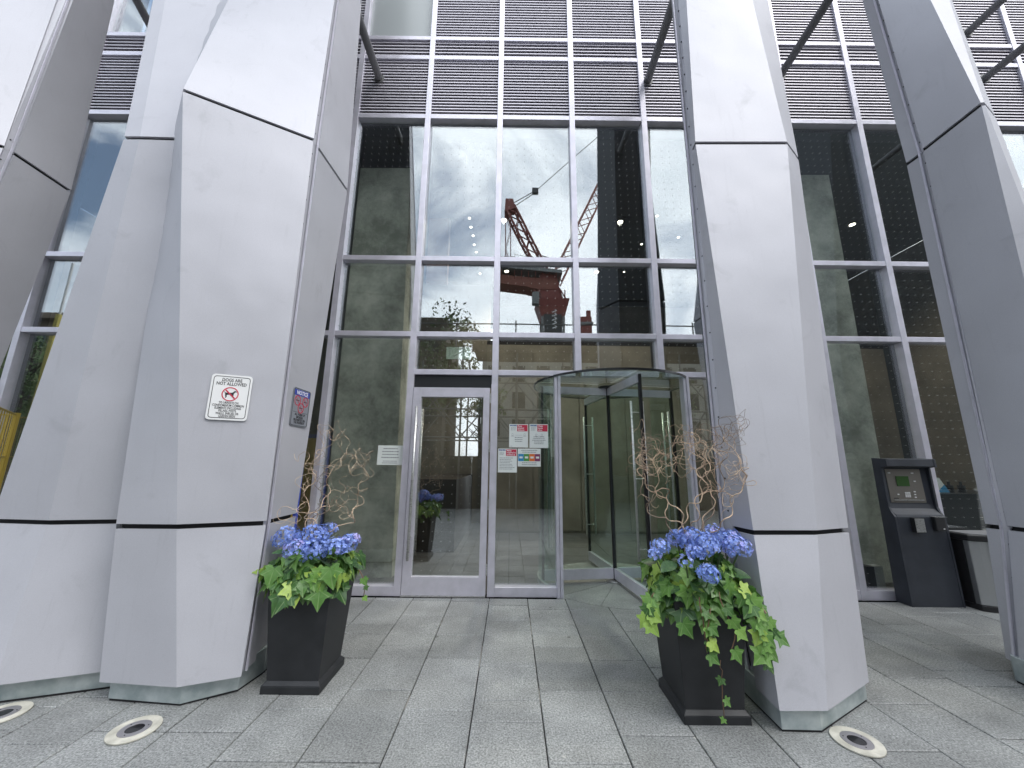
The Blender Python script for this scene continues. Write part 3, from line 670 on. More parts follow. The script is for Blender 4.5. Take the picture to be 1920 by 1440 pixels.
tag(MB().box(4.15, 4.72, 0.0, 4.24, 4.86, .30).box(4.24, 4.74, .0, 4.36, 4.84, .30, 1).build('floor_box', [MT['black'], MT['spand']]), 'small upright box on the lobby floor beside the intercom post', 'box')

# ------------------------------------------------------------------ notices on the glass
def text_mesh(body, size, loc, mt, parent, right=V((1,0,0)), upv=V((0,0,1)), name='lettering', bold=0, align='CENTER', spacing=1.0, xs=1.0):
    cu = bpy.data.curves.new(name, 'FONT'); cu.body = body; cu.size = size; cu.align_x = align; cu.align_y = 'CENTER'
    cu.extrude = .0004; cu.offset = bold; cu.space_line = spacing; cu.resolution_u = 2
    to = bpy.data.objects.new(name + '_tmp', cu); link(to)
    dg = bpy.context.evaluated_depsgraph_get(); me = bpy.data.meshes.new_from_object(to.evaluated_get(dg)); bpy.data.objects.remove(to)
    me.materials.clear(); me.materials.append(mt)
    nv = right.cross(upv); Mx = Matrix((right * xs, upv, nv)).transposed().to_4x4(); Mx.translation = loc
    me.transform(Mx); o = bpy.data.objects.new(name, me); link(o, parent)
    if parent.location.length > 0: o.matrix_parent_inverse = parent.matrix_basis.inverted()
    return o
def paper(name, pxs, label, cat='notice'):
    a, b = atY(pxs[0], pxs[1], D + .02), atY(pxs[2], pxs[3], D + .02)
    yy = YG - .002
    root = empty(name, (a.x, yy, b.z), label, cat)
    MB().box(a.x, yy - .0015, b.z, b.x, yy, a.z).build('sheet', MT['paper'], root)
    return root, a.x, b.x, b.z, a.z, yy - .0025
def lines(root, x0, x1, z0, z1, n, yy, seed=0, cen=False, th=.35):
    rd = random.Random(seed); m = MB(); st = (z1 - z0) / n
    for k in range(n):
        z = z1 - (k + .5) * st; x = x0; w_ = (x1 - x0) * rd.uniform(.65, 1); s_ = (x1 - x0 - w_) / 2 if cen else 0; x += s_; e = x + w_
        while x < e:
            l = rd.uniform(.006, .022); m.box(x, yy - .0004, z - st * th / 2, min(x + l, e), yy, z + st * th / 2); x += l + .004
    stuff(m.build('fine_print', MT['greyink'], root))
P = paper('glass_notice', (709, 835, 754, 872), 'pale sheet of printed text on the glass left of the swing door'); lines(P[0], P[1] + .03, P[2] - .03, P[3] + .07, P[4] - .02, 4, P[5], 1, True); lines(P[0], P[1] + .04, P[2] - .04, P[3] + .012, P[3] + .055, 2, P[5], 3, True)
def poster(pxs, label, head, seed):
    root, x0, x1, z0, z1, yy = paper('glass_poster', pxs, label, 'poster'); W = x1 - x0; Hh = z1 - z0
    MB().box(x0 + .42 * W, yy - .0006, z1 - .31 * Hh, x1 - .03 * W, yy, z1 - .03 * Hh).build('red_block', MT['redp'], root)
    MB().box(x0 + .04 * W, yy - .0006, z1 - .09 * Hh, x0 + .40 * W, yy, z1 - .03 * Hh).build('blue_tab', MT['bluep'], root)
    text_mesh('COVID-19', .06 * Hh, V((x0 + .22 * W, yy - .0012, z1 - .06 * Hh)), MT['white'], root)
    text_mesh(head, .085 * Hh, V((x0 + .46 * W, yy - .0012, z1 - .17 * Hh)), MT['white'], root, align='LEFT', bold=.0006)
    lines(root, x0 + .08 * W, x0 + .38 * W, z1 - .28 * Hh, z1 - .13 * Hh, 3, yy, seed)
    return root, x0, x1, z0, z1, yy
P = poster((955, 795, 990, 839), 'upper left poster on the glass with a red heading block and two small figures', 'Keep\nphysical\ndistance', 5)
def figures(P, s0, s1):
    root, x0, x1, z0, z1, yy = P; W = x1 - x0; Hh = z1 - z0; m = MB()
    for fx in (s0, s1):
        cx = x0 + fx * W; cz_ = z1 - .46 * Hh
        m.ring((0, 0), .2, .3, 0, 1, 4) if False else None
        for k in range(10):
            a, b = 2*PI*k/10, 2*PI*(k+1)/10; r_ = .055 * W
            m.bar((cx + r_*math.cos(a), yy, cz_ + r_*math.sin(a)), (cx + r_*math.cos(b), yy, cz_ + r_*math.sin(b)), .001, .003)
        m.bar((cx - .09*W, yy, cz_ - .06*Hh), (cx + .09*W, yy, cz_ - .06*Hh), .001, .003)
    m.bar((x0 + (s0 + .12) * W, yy, z1 - .48*Hh), (x0 + (s1 - .12) * W, yy, z1 - .48*Hh), .001, .002)
    m.build('figures', MT['greyink'], root)
figures(P, .18, .82); lines(P[0], P[1] + .05, P[2] - .05, P[3] + .06, P[3] + .13, 3, P[5], 8, True); lines(P[0], P[1] + .015, P[1] + .05, P[3] + .008, P[3] + .02, 1, P[5], 8)
P = poster((993, 795, 1028, 840), 'upper right poster on the glass with a red heading block and a pair of faces', 'Wash\nhands\noften', 6)
figures(P, .36, .66); lines(P[0], P[1] + .03, P[2] - .03, P[3] + .04, P[3] + .14, 5, P[5], 9, True)
P = poster((934, 841, 969, 886), 'lower left poster on the glass with a red heading and full page of text', 'Masks\nrequired to\nprotect us', 7)
lines(P[0], P[1] + .02, P[2] - .02, P[3] + .03, P[4] - .10, 8, P[5], 10)
root, x0, x1, z0, z1, yy = paper('glass_poster', (971, 841, 1014, 875), 'landscape poster on the glass with a band of blue, green, orange and purple', 'poster')
W = x1 - x0
for k, mt in enumerate((MT['cyanp'], MT['greenp'], MT['orangep'], MT['purpp'])):
    MB().box(x0 + W * (.02 + k * .24), yy - .0006, z0 + (z1-z0)*.30, x0 + W * (.02 + (k+1) * .24) - .001, yy, z0 + (z1-z0)*.70).build('colour_block', mt, root)
    MB().box(x0 + W * (.07 + k * .24), yy - .0014, z0 + (z1-z0)*.45, x0 + W * (.02 + (k+.8) * .24), yy - .0008, z0 + (z1-z0)*.56).build('pictogram', MT['paper'], root)
lines(root, x0 + .02, x1 - .02, z0 + (z1-z0)*.75, z1 - .01, 2, yy, 12, True); lines(root, x0 + .02, x1 - .02, z0 + .01, z0 + (z1-z0)*.26, 2, yy, 13, True)
a, b = atY(837, 650, D + .03), atY(882, 673, D + .03)
tag(MB().box(a.x, YG + .014, b.z, b.x, YG + .017, a.z).build('blank_sheet', mat('pale_green_sheet', (.52, .60, .50), .7)), 'blank pale sheet taped inside the small pane above the swing door', 'paper')

# ------------------------------------------------------------------ signs on the pillar
def plane_frame(pts):   # pts: TL,TR,BR,BL world
    c = sum(pts, V()) / 4; rg = ((pts[1] + pts[2]) - (pts[0] + pts[3])).normalized(); u = ((pts[0] + pts[1]) - (pts[2] + pts[3]))
    u = (u - rg * u.dot(rg)).normalized(); return c, rg, u
def facet_pt(px, py, a, b, c, d_):   # bilinear facet a,b (bottom) c,d (top), solve by bearing
    best = None; o3 = ray(px, py).normalized()
    for i in range(81):
        for j in range(81):
            s, t = i / 80, j / 80; p = (a.lerp(b, s)).lerp(c.lerp(d_, s), t); q = p - O; e = (q - o3 * q.dot(o3)).length
            if best is None or e < best[0]: best = (e, s, t)
    _, s, t = best
    p = a.lerp(b, s).lerp(c.lerp(d_, s), t)
    nrm = ((b.lerp(d_, t)) - (a.lerp(c, t))).cross((c.lerp(d_, s)) - (a.lerp(b, s))).normalized()
    if nrm.dot(O - p) < 0: nrm = -nrm
    d = ray(px, py); return O + d * ((p - O).dot(nrm) / d.dot(nrm)), nrm
RG = COLS['L1']['rings']
def sign_on(i, pxs, off):
    out = []
    for q in pxs:
        p, nrm = facet_pt(*q, RG[1][i], RG[1][i+1], RG[2][i], RG[2][i+1]); out.append(p + nrm * off)
    return out, nrm
def rrect(w, h, r_, n=5):
    pts = []
    for cx, cy, a0 in ((w/2-r_, h/2-r_, 0), (-w/2+r_, h/2-r_, PI/2), (-w/2+r_, -h/2+r_, PI), (w/2-r_, -h/2+r_, 1.5*PI)):
        for k in range(n + 1): a = a0 + PI/2 * k / n; pts.append((cx + r_*math.cos(a), cy + r_*math.sin(a)))
    return pts
def plate(root, name, poly, z0, z1, mt, Mx):
    m = LMB().prism(poly, z0, z1); me = m.mesh(name, mt); me.transform(Mx); o = bpy.data.objects.new(name, me); link(o, root); o.matrix_parent_inverse = root.matrix_basis.inverted(); return o
def ringplate(root, name, outer, inner, z0, z1, mt, Mx):
    n = len(outer); m = LMB(); vs = [(p[0], p[1], z0) for p in outer] + [(p[0], p[1], z0) for p in inner] + [(p[0], p[1], z1) for p in outer] + [(p[0], p[1], z1) for p in inner]; fs = []
    for k in range(n):
        j = (k + 1) % n; fs += [(2*n+k, 2*n+j, 3*n+j, 3*n+k), (k, j, 2*n+j, 2*n+k), (n+j, n+k, 3*n+k, 3*n+j), (n+k, n+j, j, k)]
    m.add(vs, fs); me = m.mesh(name, mt); me.transform(Mx); o = bpy.data.objects.new(name, me); link(o, root); o.matrix_parent_inverse = root.matrix_basis.inverted(); return o
def circ(cx, cy, r_, n=32): return [(cx + r_*math.cos(2*PI*k/n), cy + r_*math.sin(2*PI*k/n)) for k in range(n)]
pts, nr = sign_on(1, [(397,701),(474,706),(464,791),(387,785)], .012)
c, rg, u = plane_frame(pts); nv = rg.cross(u); Mx = Matrix((rg, u, nv)).transposed().to_4x4(); Mx.translation = c
Wd = ((pts[1] - pts[0]).length + (pts[2] - pts[3]).length) / 2; Hd = ((pts[0] - pts[3]).length + (pts[1] - pts[2]).length) / 2
dog = empty('dog_sign', c, 'white framed sign reading DOGS ARE NOT ALLOWED on the left pillar face', 'sign')
plate(dog, 'plate', rrect(Wd, Hd, .022), -.006, -.002, MT['white'], Mx)
ringplate(dog, 'border', rrect(Wd*.90, Hd*.92, .018), rrect(Wd*.87, Hd*.895, .015), -.002, -.001, MT['ink'], Mx)
def tx(root, s, size, x, y, mt, Mx, bold=0, sp=1.0, xs=1.0):
    text_mesh(s, size, Mx @ V((x, y, -.0012)), mt, root, right=Mx.to_3x3() @ V((1,0,0)), upv=Mx.to_3x3() @ V((0,1,0)), bold=bold, spacing=sp, xs=xs)
tx(dog, 'DOGS ARE\nNOT ALLOWED', Hd*.098, 0, Hd*.335, MT['ink'], Mx, .0004, .85, .78)
tx(dog, 'TO URINATE ON\nCONDOMINIUM COMMON\nELEMENTS INCLUDING\nPILLARS, POSTS,\nWALLS, SHRUBS OR\nGARDEN BEDS', Hd*.070, 0, -Hd*.27, MT['ink'], Mx, .0002, .84, .66)
ringplate(dog, 'prohibition_ring', circ(0, Hd*.07, Hd*.155), circ(0, Hd*.07, Hd*.135), -.002, -.0004, MT['redp'], Mx)
hd = Hd
sil = [(-.115,.045),(-.085,.03),(-.03,.032),(.03,.035),(.055,.055),(.07,.075),(.09,.078),(.115,.06),(.112,.048),(.085,.045),(.07,.02),(.062,-.01),(.066,-.05),(.078,-.085),(.06,-.085),(.048,-.04),(.02,-.015),(-.04,-.015),(-.06,-.03),(-.055,-.06),(-.07,-.085),(-.085,-.082),(-.078,-.055),(-.088,-.03),(-.09,0),(-.1,.03),(-.125,.06)]
plate(dog, 'dog_silhouette', [(x*hd, y*hd + hd*.07) for x, y in sil], -.002, -.0012, MT['ink'], Mx)
s45 = .1 * hd
plate(dog, 'prohibition_bar', [(-s45, hd*.07 + s45 - .006), (-s45 + .006, hd*.07 + s45), (s45, hd*.07 - s45 + .006), (s45 - .006, hd*.07 - s45)], -.001, -.0002, MT['redp'], Mx)
pts, nr = sign_on(3, [(549,724),(581,733),(574,805),(542,797)], .010)
c, rg, u = plane_frame(pts); nv = rg.cross(u); Mx = Matrix((rg, u, nv)).transposed().to_4x4(); Mx.translation = c
Wd = (pts[1] - pts[0]).length; Hd = (pts[0] - pts[3]).length
sm = empty('smoking_sign', c, 'grey sign with blue NOTICE heading on the side face of the left pillar', 'sign')
MT['sgrey'] = mat('grey_sign_face', (.30, .32, .36), .35, .3)
plate(sm, 'plate', rrect(Wd, Hd, .02), -.006, -.002, MT['sgrey'], Mx)
ringplate(sm, 'border', rrect(Wd*.95, Hd*.97, .018), rrect(Wd*.91, Hd*.945, .016), -.002, -.001, MT['ink'], Mx)
plate(sm, 'heading_band', [(-Wd*.44, Hd*.30), (Wd*.44, Hd*.30), (Wd*.44, Hd*.455), (-Wd*.44, Hd*.455)], -.002, -.0014, MT['blue'], Mx)
tx(sm, 'NOTICE', Hd*.15, 0, Hd*.375, MT['white'], Mx, .001, 1, .95)
for cx, cy in ((-.23, .17), (.23, .17), (0, -.015)):
    r_ = Wd * .17; x, y = cx * Wd, cy * Hd
    ringplate(sm, 'crossed_circle', circ(x, y, r_, 24), circ(x, y, r_*.84, 24), -.002, -.0006, MT['redp'], Mx)
    q = r_ * .62; plate(sm, 'slash', [(x-q, y+q-.003), (x-q+.003, y+q), (x+q, y-q+.003), (x+q-.003, y-q)], -.0012, -.0004, MT['redp'], Mx)
    plate(sm, 'cigarette', [(x-r_*.6, y-.003), (x+r_*.6, y-.003), (x+r_*.6, y+.003), (x-r_*.6, y+.003)], -.002, -.0014, MT['ink'], Mx)
plate(sm, 'divider', [(-Wd*.42, -Hd*.135), (Wd*.42, -Hd*.135), (Wd*.42, -Hd*.127), (-Wd*.42, -Hd*.127)], -.002, -.0014, MT['ink'], Mx)
tx(sm, 'ALL FORMS OF\nSMOKING\nPROHIBITED ON\nTHE PROPERTY', Hd*.088, 0, -Hd*.30, MT['ink'], Mx, .0004, .82, .8)

# ------------------------------------------------------------------ intercom pedestal
MT['kiosk'] = mat('charcoal_powder_coat', (.03, .034, .044), .5); vary(MT['kiosk'], 4, (.022, .026, .036), (.038, .043, .056), rr=(.4, .6))
ped = empty('intercom_pedestal', (4.52, 4.42, 0), 'charcoal intercom post with keypad panel standing against the glass', 'intercom')
yf, yb = 4.345, 4.512
prof = [(yf, 0), (yf + .012, .90), (yf + .022, .925), (yf + .055, .955), (yf + .078, .985), (yf + .088, 1.03), (yf + .098, 1.43), (yf - .005, 1.445), (yf + .0, 1.525), (yb, 1.535), (yb, 0)]
def extr(prof, x0, x1, dx=None):
    n = len(prof); m = MB(); m.add([(x0, y, z) for y, z in prof] + [(x1, y, z) for y, z in prof], [tuple(range(n)), tuple(range(2*n-1, n-1, -1))] + [(i, (i+1)%n, n+(i+1)%n, n+i) for i in range(n)]); return m
extr(prof, 4.262, 4.775).build('body', MT['kiosk'], ped, bevel=.004)
# side cheeks that carry the hood
chk = [(yf - .004, 0), (yf + .010, .90), (yf + .045, .955), (yf + .062, 1.0), (yf + .064, 1.43), (yf - .008, 1.442), (yf - .003, 1.528), (yb, 1.538), (yb, 0)]
extr(chk, 4.236, 4.260).build('side_cheek', MT['kiosk'], ped, bevel=.002); extr(chk, 4.777, 4.801).build('side_cheek', MT['kiosk'], ped, bevel=.002)
pn = MB(); yy = yf + .083
pn.add([(4.30, yy, 1.045), (4.70, yy, 1.045), (4.70, yy + .010, 1.415), (4.30, yy + .010, 1.415), (4.30, yy + .03, 1.045), (4.70, yy + .03, 1.045), (4.70, yy + .03, 1.415), (4.30, yy + .03, 1.415)],
       [(0,1,2,3),(4,7,6,5),(0,4,5,1),(1,5,6,2),(2,6,7,3),(3,7,4,0)])
MT['panelst'] = mat('dull_stainless_panel', (.28, .26, .235), .38, .8)
pn = pn.build('control_panel', MT['panelst'], ped, bevel=.003)
y1 = yy - .001
MB().box(4.405, y1, 1.225, 4.545, y1 + .02, 1.335).build('display', mat('green_display', (.05, .11, .035), .25), pn)
MB().ring((0,0), .01, .02, 0, .01, 8) if False else None
k_ = MB()
for i in range(3):
    for j in range(4): k_.box(4.475 + i * .021, y1 - .001, 1.105 + j * .015, 4.490 + i * .021, y1 + .02, 1.115 + j * .015)
stuff(k_.build('keypad', MT['white'], pn))
for bx, bz in ((4.335, 1.37), (4.60, 1.37), (4.61, 1.28), (4.395, 1.135), (4.585, 1.105), (4.585, 1.135), (4.585, 1.165)):
    MB().box(bx - .009, y1 - .003, bz - .006, bx + .009, y1 + .02, bz + .006).build('button', MT['white'], pn)
MB().box(4.335, y1 - .012, 1.068, 4.665, y1 + .02, 1.080).build('ledge', MT['steel'], pn)
MB().box(4.338, y1, 1.088, 4.392, y1 + .02, 1.096).build('slot', MT['dark'], pn)
MB().box(4.40, yf - .035, .745, 4.505, yf + .012, .895).box(4.402, yf - .040, .75, 4.503, yf - .0355, .89, 1).build('steel_reader', [MT['black'], MT['steel']], ped, bevel=.003)
MB().box(4.63, yf - .035, .765, 4.74, yf + .012, .905).build('black_reader', MT['black'], ped, bevel=.006)
MB().box(4.632, yf - .034, .906, 4.738, yf + .010, .912).build('reader_cap', MT['steel'], ped)
MB().disc((0, 0), 1, 0, 1, 3) if False else None
MB().box(4.70, yf - .037, .782, 4.715, yf - .0355, .790).build('reader_light', MT['white'], ped)

# ------------------------------------------------------------------ step bin
MT['binsteel'] = mat('satin_bin_steel', (.50, .51, .52), .32, .8)
can = empty('step_bin', (5.12, 4.4, 0), 'brushed steel step bin with black lid beside the intercom post', 'bin')
def dsh(x0, x1, y0, y1, b=.07, n=8):   # rounded front footprint
    pts = [(x0, y1), (x0, y0 + b * .9)]
    for k in range(n + 1):
        t = k / n; pts.append((x0 + (x1 - x0) * (.12 + .76 * t), y0 + b * .35 * (2*t - 1) ** 4))
    pts += [(x1, y0 + b * .9), (x1, y1)]; return pts
MB().prism(dsh(4.87, 5.40, 4.19, 4.50), .055, .68).build('body', MT['binsteel'], can, bevel=.006)
MB().box(4.863, 4.30, .056, 4.869, 4.50, .679).build('side_skin', MT['black'], can)
MB().prism(dsh(4.855, 5.415, 4.175, 4.51), .681, .742).build('lid', MT['black'], can, bevel=.01)
MB().prism(dsh(4.89, 5.38, 4.21, 4.49), .7425, .749).build('lid_top', mat('grey_lid', (.20, .20, .21), .45), can, bevel=.002)
MB().prism(dsh(4.855, 5.415, 4.175, 4.51), .0, .054).build('base', MT['black'], can, bevel=.004)
MB().box(5.08, 4.10, .012, 5.28, 4.20, .030).build('pedal', MT['black'], can, bevel=.008)
MB().box(5.09, 4.095, .031, 5.27, 4.19, .034).build('pedal_pad', MT['steel'], can)

# ------------------------------------------------------------------ fence, left
fn = empty('yellow_fence', (-5.2, 3.9, 0), 'yellow mesh construction fence seen between the two leftmost pillars', 'fence')
def fence_panel(a, b, zt, root, frame_mt, bar_mt, sp=.115):
    a, b = V((*a, 0)), V((*b, 0)); d = b - a; n = int(d.length / sp); m = MB()
    for k in range(n + 1): p = a + d * (k / n); m.tube([p + V((0,0,.05)), p + V((0,0,zt))], .006, 6)
    stuff(m.build('bars', bar_mt, root))
    for z in (.08, .55, 1.0, 1.45, zt): MB().tube([a + V((0,0,z)), b + V((0,0,z))], .011, 6).build('rail', frame_mt, root)
    for p in (a, b): MB().tube([p, p + V((0,0,zt + .02))], .02, 10).build('post', frame_mt, root)
fence_panel((-4.75, 3.42), (-5.75, 4.42), 1.93, fn, MT['yellow'], MT['yellow'])
fence_panel((-5.75, 4.44), (-8.0, 4.44), 1.93, fn, MT['yellow'], MT['yellow'])
hb = empty('yellow_hoarding', (-2.8, 4.3, 0), 'yellow hoarding sheet with blue straps in the gap behind the dog-sign pillar', 'hoarding')
MB().box(-3.6, 4.30, .03, -2.33, 4.33, 1.72).build('sheet', MT['yellow'], hb)
for z in (.5, 1.05, 1.60): MB().box(-3.61, 4.285, z, -2.32, 4.299, z + .05 + (.12 if z > 1.5 else 0)).build('strap', MT['blue'], hb)
MB().box(-2.329, 4.29, 0, -2.30, 4.34, 1.75).build('edge_post', MT['blue'], hb)

# ------------------------------------------------------------------ planters with flowers
MT['planter'] = mat('matt_black_planter', (.022, .023, .026), .5); vary(MT['planter'], 5, (.009, .010, .012), (.020, .021, .024), rr=(.42, .62), bump=.1)
def planter(cx, cy, hw, label, top=.70):
    o = empty('square_planter', (cx, cy, 0), label, 'planter', 'tall square planters flanking the entrance')
    m = LMB(); b, t = hw - .018, hw + .028
    m.add([(-b,-b,.06),(b,-b,.06),(b,b,.06),(-b,b,.06),(-t,-t,top),(t,-t,top),(t,t,top),(-t,t,top),(-t+.02,-t+.02,top),(t-.02,-t+.02,top),(t-.02,t-.02,top),(-t+.02,t-.02,top),(-t+.03,-t+.03,top-.06),(t-.03,-t+.03,top-.06),(t-.03,t-.03,top-.06),(-t+.03,t-.03,top-.06)],
          [(0,3,2,1),(0,1,5,4),(1,2,6,5),(2,3,7,6),(3,0,4,7),(4,5,9,8),(5,6,10,9),(6,7,11,10),(7,4,8,11),(8,9,13,12),(9,10,14,13),(10,11,15,14),(11,8,12,15),(12,13,14,15)])
    m.build('box', MT['planter'], o, bevel=.004)
    m = LMB(); m.box(-hw-.004, -hw-.004, 0, hw+.004, hw+.004, .045); m.add([(-hw-.004,-hw-.004,.0455),(hw+.004,-hw-.004,.0455),(hw+.004,hw+.004,.0455),(-hw-.004,hw+.004,.0455),(-b-.001,-b-.001,.068),(b+.001,-b-.001,.068),(b+.001,b+.001,.068),(-b-.001,b+.001,.068)], [(0,3,2,1),(4,5,6,7),(0,1,5,4),(1,2,6,5),(2,3,7,6),(3,0,4,7)])
    m.build('foot_moulding', MT['planter'], o, bevel=.003)
    LMB().box(-t+.035, -t+.035, top-.09, t-.035, t-.035, top-.05).build('soil', mat('soil', (.03, .02, .014), .95), o)
    return o
def leafmat():
    m = mat('ivy_leaf', (.06, .15, .03), .42); b = m.node_tree.nodes['Principled BSDF']
    oi = nd(m, 'ShaderNodeObjectInfo'); r_ = nd(m, 'ShaderNodeValToRGB'); el = r_.color_ramp.elements
    el[0].position = 0; el[0].color = (.035, .10, .025, 1); el[1].position = 1; el[1].color = (.36, .50, .09, 1)
    e = el.new(.35); e.color = (.085, .20, .04, 1); e = el.new(.72); e.color = (.17, .33, .07, 1)
    lk(m, oi.outputs['Random'], r_.inputs[0])
    t = nd(m, 'ShaderNodeTexCoord'); n = nd(m, 'ShaderNodeTexNoise', Scale=4.0, Detail=5.0); lk(m, t.outputs['Object'], n.inputs['Vector'])
    sx = nd(m, 'ShaderNodeSeparateXYZ'); lk(m, t.outputs['Object'], sx.inputs[0])
    # palmate veins: angle around the leaf base
    at = nd(m, 'ShaderNodeMath', operation='ARCTAN2'); lk(m, sx.outputs['X'], at.inputs[0]); lk(m, sx.outputs['Y'], at.inputs[1])
    ml = nd(m, 'ShaderNodeMath', operation='MULTIPLY'); ml.inputs[1].default_value = 6.6; lk(m, at.outputs[0], ml.inputs[0])
    cs = nd(m, 'ShaderNodeMath', operation='COSINE'); lk(m, ml.outputs[0], cs.inputs[0])
    gt = nd(m, 'ShaderNodeMapRange'); gt.inputs['From Min'].default_value = .93; gt.inputs['From Max'].default_value = 1.0; gt.inputs['To Max'].default_value = .42; lk(m, cs.outputs[0], gt.inputs['Value'])
    m1 = nd(m, 'ShaderNodeMixRGB'); m1.inputs[2].default_value = (.32, .42, .20, 1); lk(m, gt.outputs[0], m1.inputs[0])
    mr = nd(m, 'ShaderNodeMapRange'); mr.inputs['To Min'].default_value = .7; mr.inputs['To Max'].default_value = 1.3; lk(m, n.outputs['Fac'], mr.inputs['Value'])
    vs = nd(m, 'ShaderNodeVectorMath', operation='SCALE'); lk(m, r_.outputs[0], vs.inputs[0]); lk(m, mr.outputs[0], vs.inputs['Scale']); lk(m, vs.outputs[0], m1.inputs[1])
    lk(m, m1.outputs[0], b.inputs['Base Color'])
    tl = nd(m, 'ShaderNodeBsdfTranslucent'); lk(m, m1.outputs[0], tl.inputs['Color']); mxs = nd(m, 'ShaderNodeMixShader'); mxs.inputs[0].default_value = .25
    out = m.node_tree.nodes['Material Output']; lk(m, b.outputs[0], mxs.inputs[1]); lk(m, tl.outputs[0], mxs.inputs[2]); lk(m, mxs.outputs[0], out.inputs['Surface'])
    return m
MT['leaf'] = leafmat()
def ivy_mesh(seed):
    rd = random.Random(seed); half = [(0,0),(.16,-.17),(.36,-.20),(.50,-.10),(.42,.08),(.52,.20),(.74,.34),(.55,.42),(.34,.44),(.30,.56),(.20,.78),(0,1.06)]
    half = [(x * rd.uniform(.88, 1.12), y * rd.uniform(.9, 1.08)) for x, y in half]; half[0] = (0, 0); half[-1] = (0, half[-1][1])
    curl = rd.uniform(.15, .40)
    def zf(x, y): return -.20 * abs(x) * 0 + abs(x) * .22 - curl * (x*x*.9 + max(0, y - .2) ** 2 * .8)
    vs = [(0, .32, zf(0, .32) - .0)]; R_ = [(x, y, zf(x, y)) for x, y in half]; Lh = [(-x * .97, y, zf(x, y)) for x, y in half[1:-1]][::-1]
    ring_ = R_ + Lh; vs += ring_; n = len(ring_)
    mid = [((x)*.5, .32 + (y - .32) * .5, zf(x*.5, .32 + (y-.32)*.5) - .015) for x, y, z in ring_]; vs += mid
    fs = []
    for k in range(n):
        j = (k + 1) % n; fs += [(0, 1 + n + k, 1 + n + j), (1 + n + k, 1 + k, 1 + j, 1 + n + j)]
    m = MB(); m.add(vs, fs); me = m.mesh('leaf', MT['leaf'], True); return me
LEAF = [ivy_mesh(s) for s in range(5)]
def oval_mesh(seed):
    rd = random.Random(seed); m = MB(); n = 7; vs = []
    for k in range(n):
        t = k / (n - 1); w_ = .36 * math.sin(PI * min(1, t * .92 + .05)) ** .8; z = -.5 * t * t * rd.uniform(.5, .7)
        vs += [(-w_, t * 1.15, z + .08 * w_), (0, t * 1.15, z - .03), (w_, t * 1.15, z + .08 * w_)]
    fs = []
    for k in range(n - 1):
        for j in (0, 1): fs.append((k*3+j, k*3+j+1, (k+1)*3+j+1, (k+1)*3+j))
    m.add(vs, fs); return m.mesh('leaf', MT['hleaf'], True)
MT['hleaf'] = mat('hydrangea_leaf', (.03, .085, .025), .45); vary(MT['hleaf'], 6, (.02, .06, .02), (.06, .13, .04))
OVAL = [oval_mesh(s) for s in range(2)]
def put_leaf(root, pos, tip, nrm, size, meshes=LEAF, rd=random, droop=True):
    tip = V(tip).normalized(); nrm = V(nrm); x = tip.cross(nrm).normalized(); nrm = x.cross(tip)
    o = bpy.data.objects.new('leaf', rd.choice(meshes)); link(o, root)
    Mx = Matrix((x * size, tip * size, nrm * size)).transposed().to_4x4(); Mx.translation = V(pos) - root.location; o.matrix_basis = Mx; return o
def flowermat():
    m = mat('hydrangea_petal', (.1, .15, .6), .6); b = m.node_tree.nodes['Principled BSDF']
    g = nd(m, 'ShaderNodeNewGeometry'); oi = nd(m, 'ShaderNodeObjectInfo')
    r1 = nd(m, 'ShaderNodeValToRGB'); el = r1.color_ramp.elements; el[0].color = (.15, .24, .60, 1); el[1].color = (.50, .42, .78, 1)
    e = el.new(.5); e.color = (.27, .37, .74, 1)
    n = nd(m, 'ShaderNodeTexNoise', Scale=18.0, Detail=2.0); lk(m, g.outputs['Position'], n.inputs['Vector'])
    ad = nd(m, 'ShaderNodeMath', operation='MULTIPLY_ADD'); ad.inputs[1].default_value = .55; lk(m, oi.outputs['Random'], ad.inputs[0])
    s2 = nd(m, 'ShaderNodeMapRange'); s2.inputs['From Min'].default_value = .3; s2.inputs['From Max'].default_value = .7; s2.inputs['To Min'].default_value = -.1; s2.inputs['To Max'].default_value = .55; lk(m, n.outputs['Fac'], s2.inputs['Value'])
    lk(m, s2.outputs[0], ad.inputs[2]); lk(m, ad.outputs[0], r1.inputs[0])
    ri = nd(m, 'ShaderNodeMapRange'); ri.inputs['To Min'].default_value = .65; ri.inputs['To Max'].default_value = 1.5; lk(m, g.outputs['Random Per Island'], ri.inputs['Value'])
    vs = nd(m, 'ShaderNodeVectorMath', operation='SCALE'); lk(m, r1.outputs[0], vs.inputs[0]); lk(m, ri.outputs[0], vs.inputs['Scale']); lk(m, vs.outputs[0], b.inputs['Base Color'])
    tl = nd(m, 'ShaderNodeBsdfTranslucent'); lk(m, vs.outputs[0], tl.inputs['Color']); mxs = nd(m, 'ShaderNodeMixShader'); mxs.inputs[0].default_value = .25
    out = m.node_tree.nodes['Material Output']; lk(m, b.outputs[0], mxs.inputs[1]); lk(m, tl.outputs[0], mxs.inputs[2]); lk(m, mxs.outputs[0], out.inputs['Surface'])
    return m
MT['petal'] = flowermat(); MT['stem'] = mat('green_stem', (.06, .10, .03), .6)
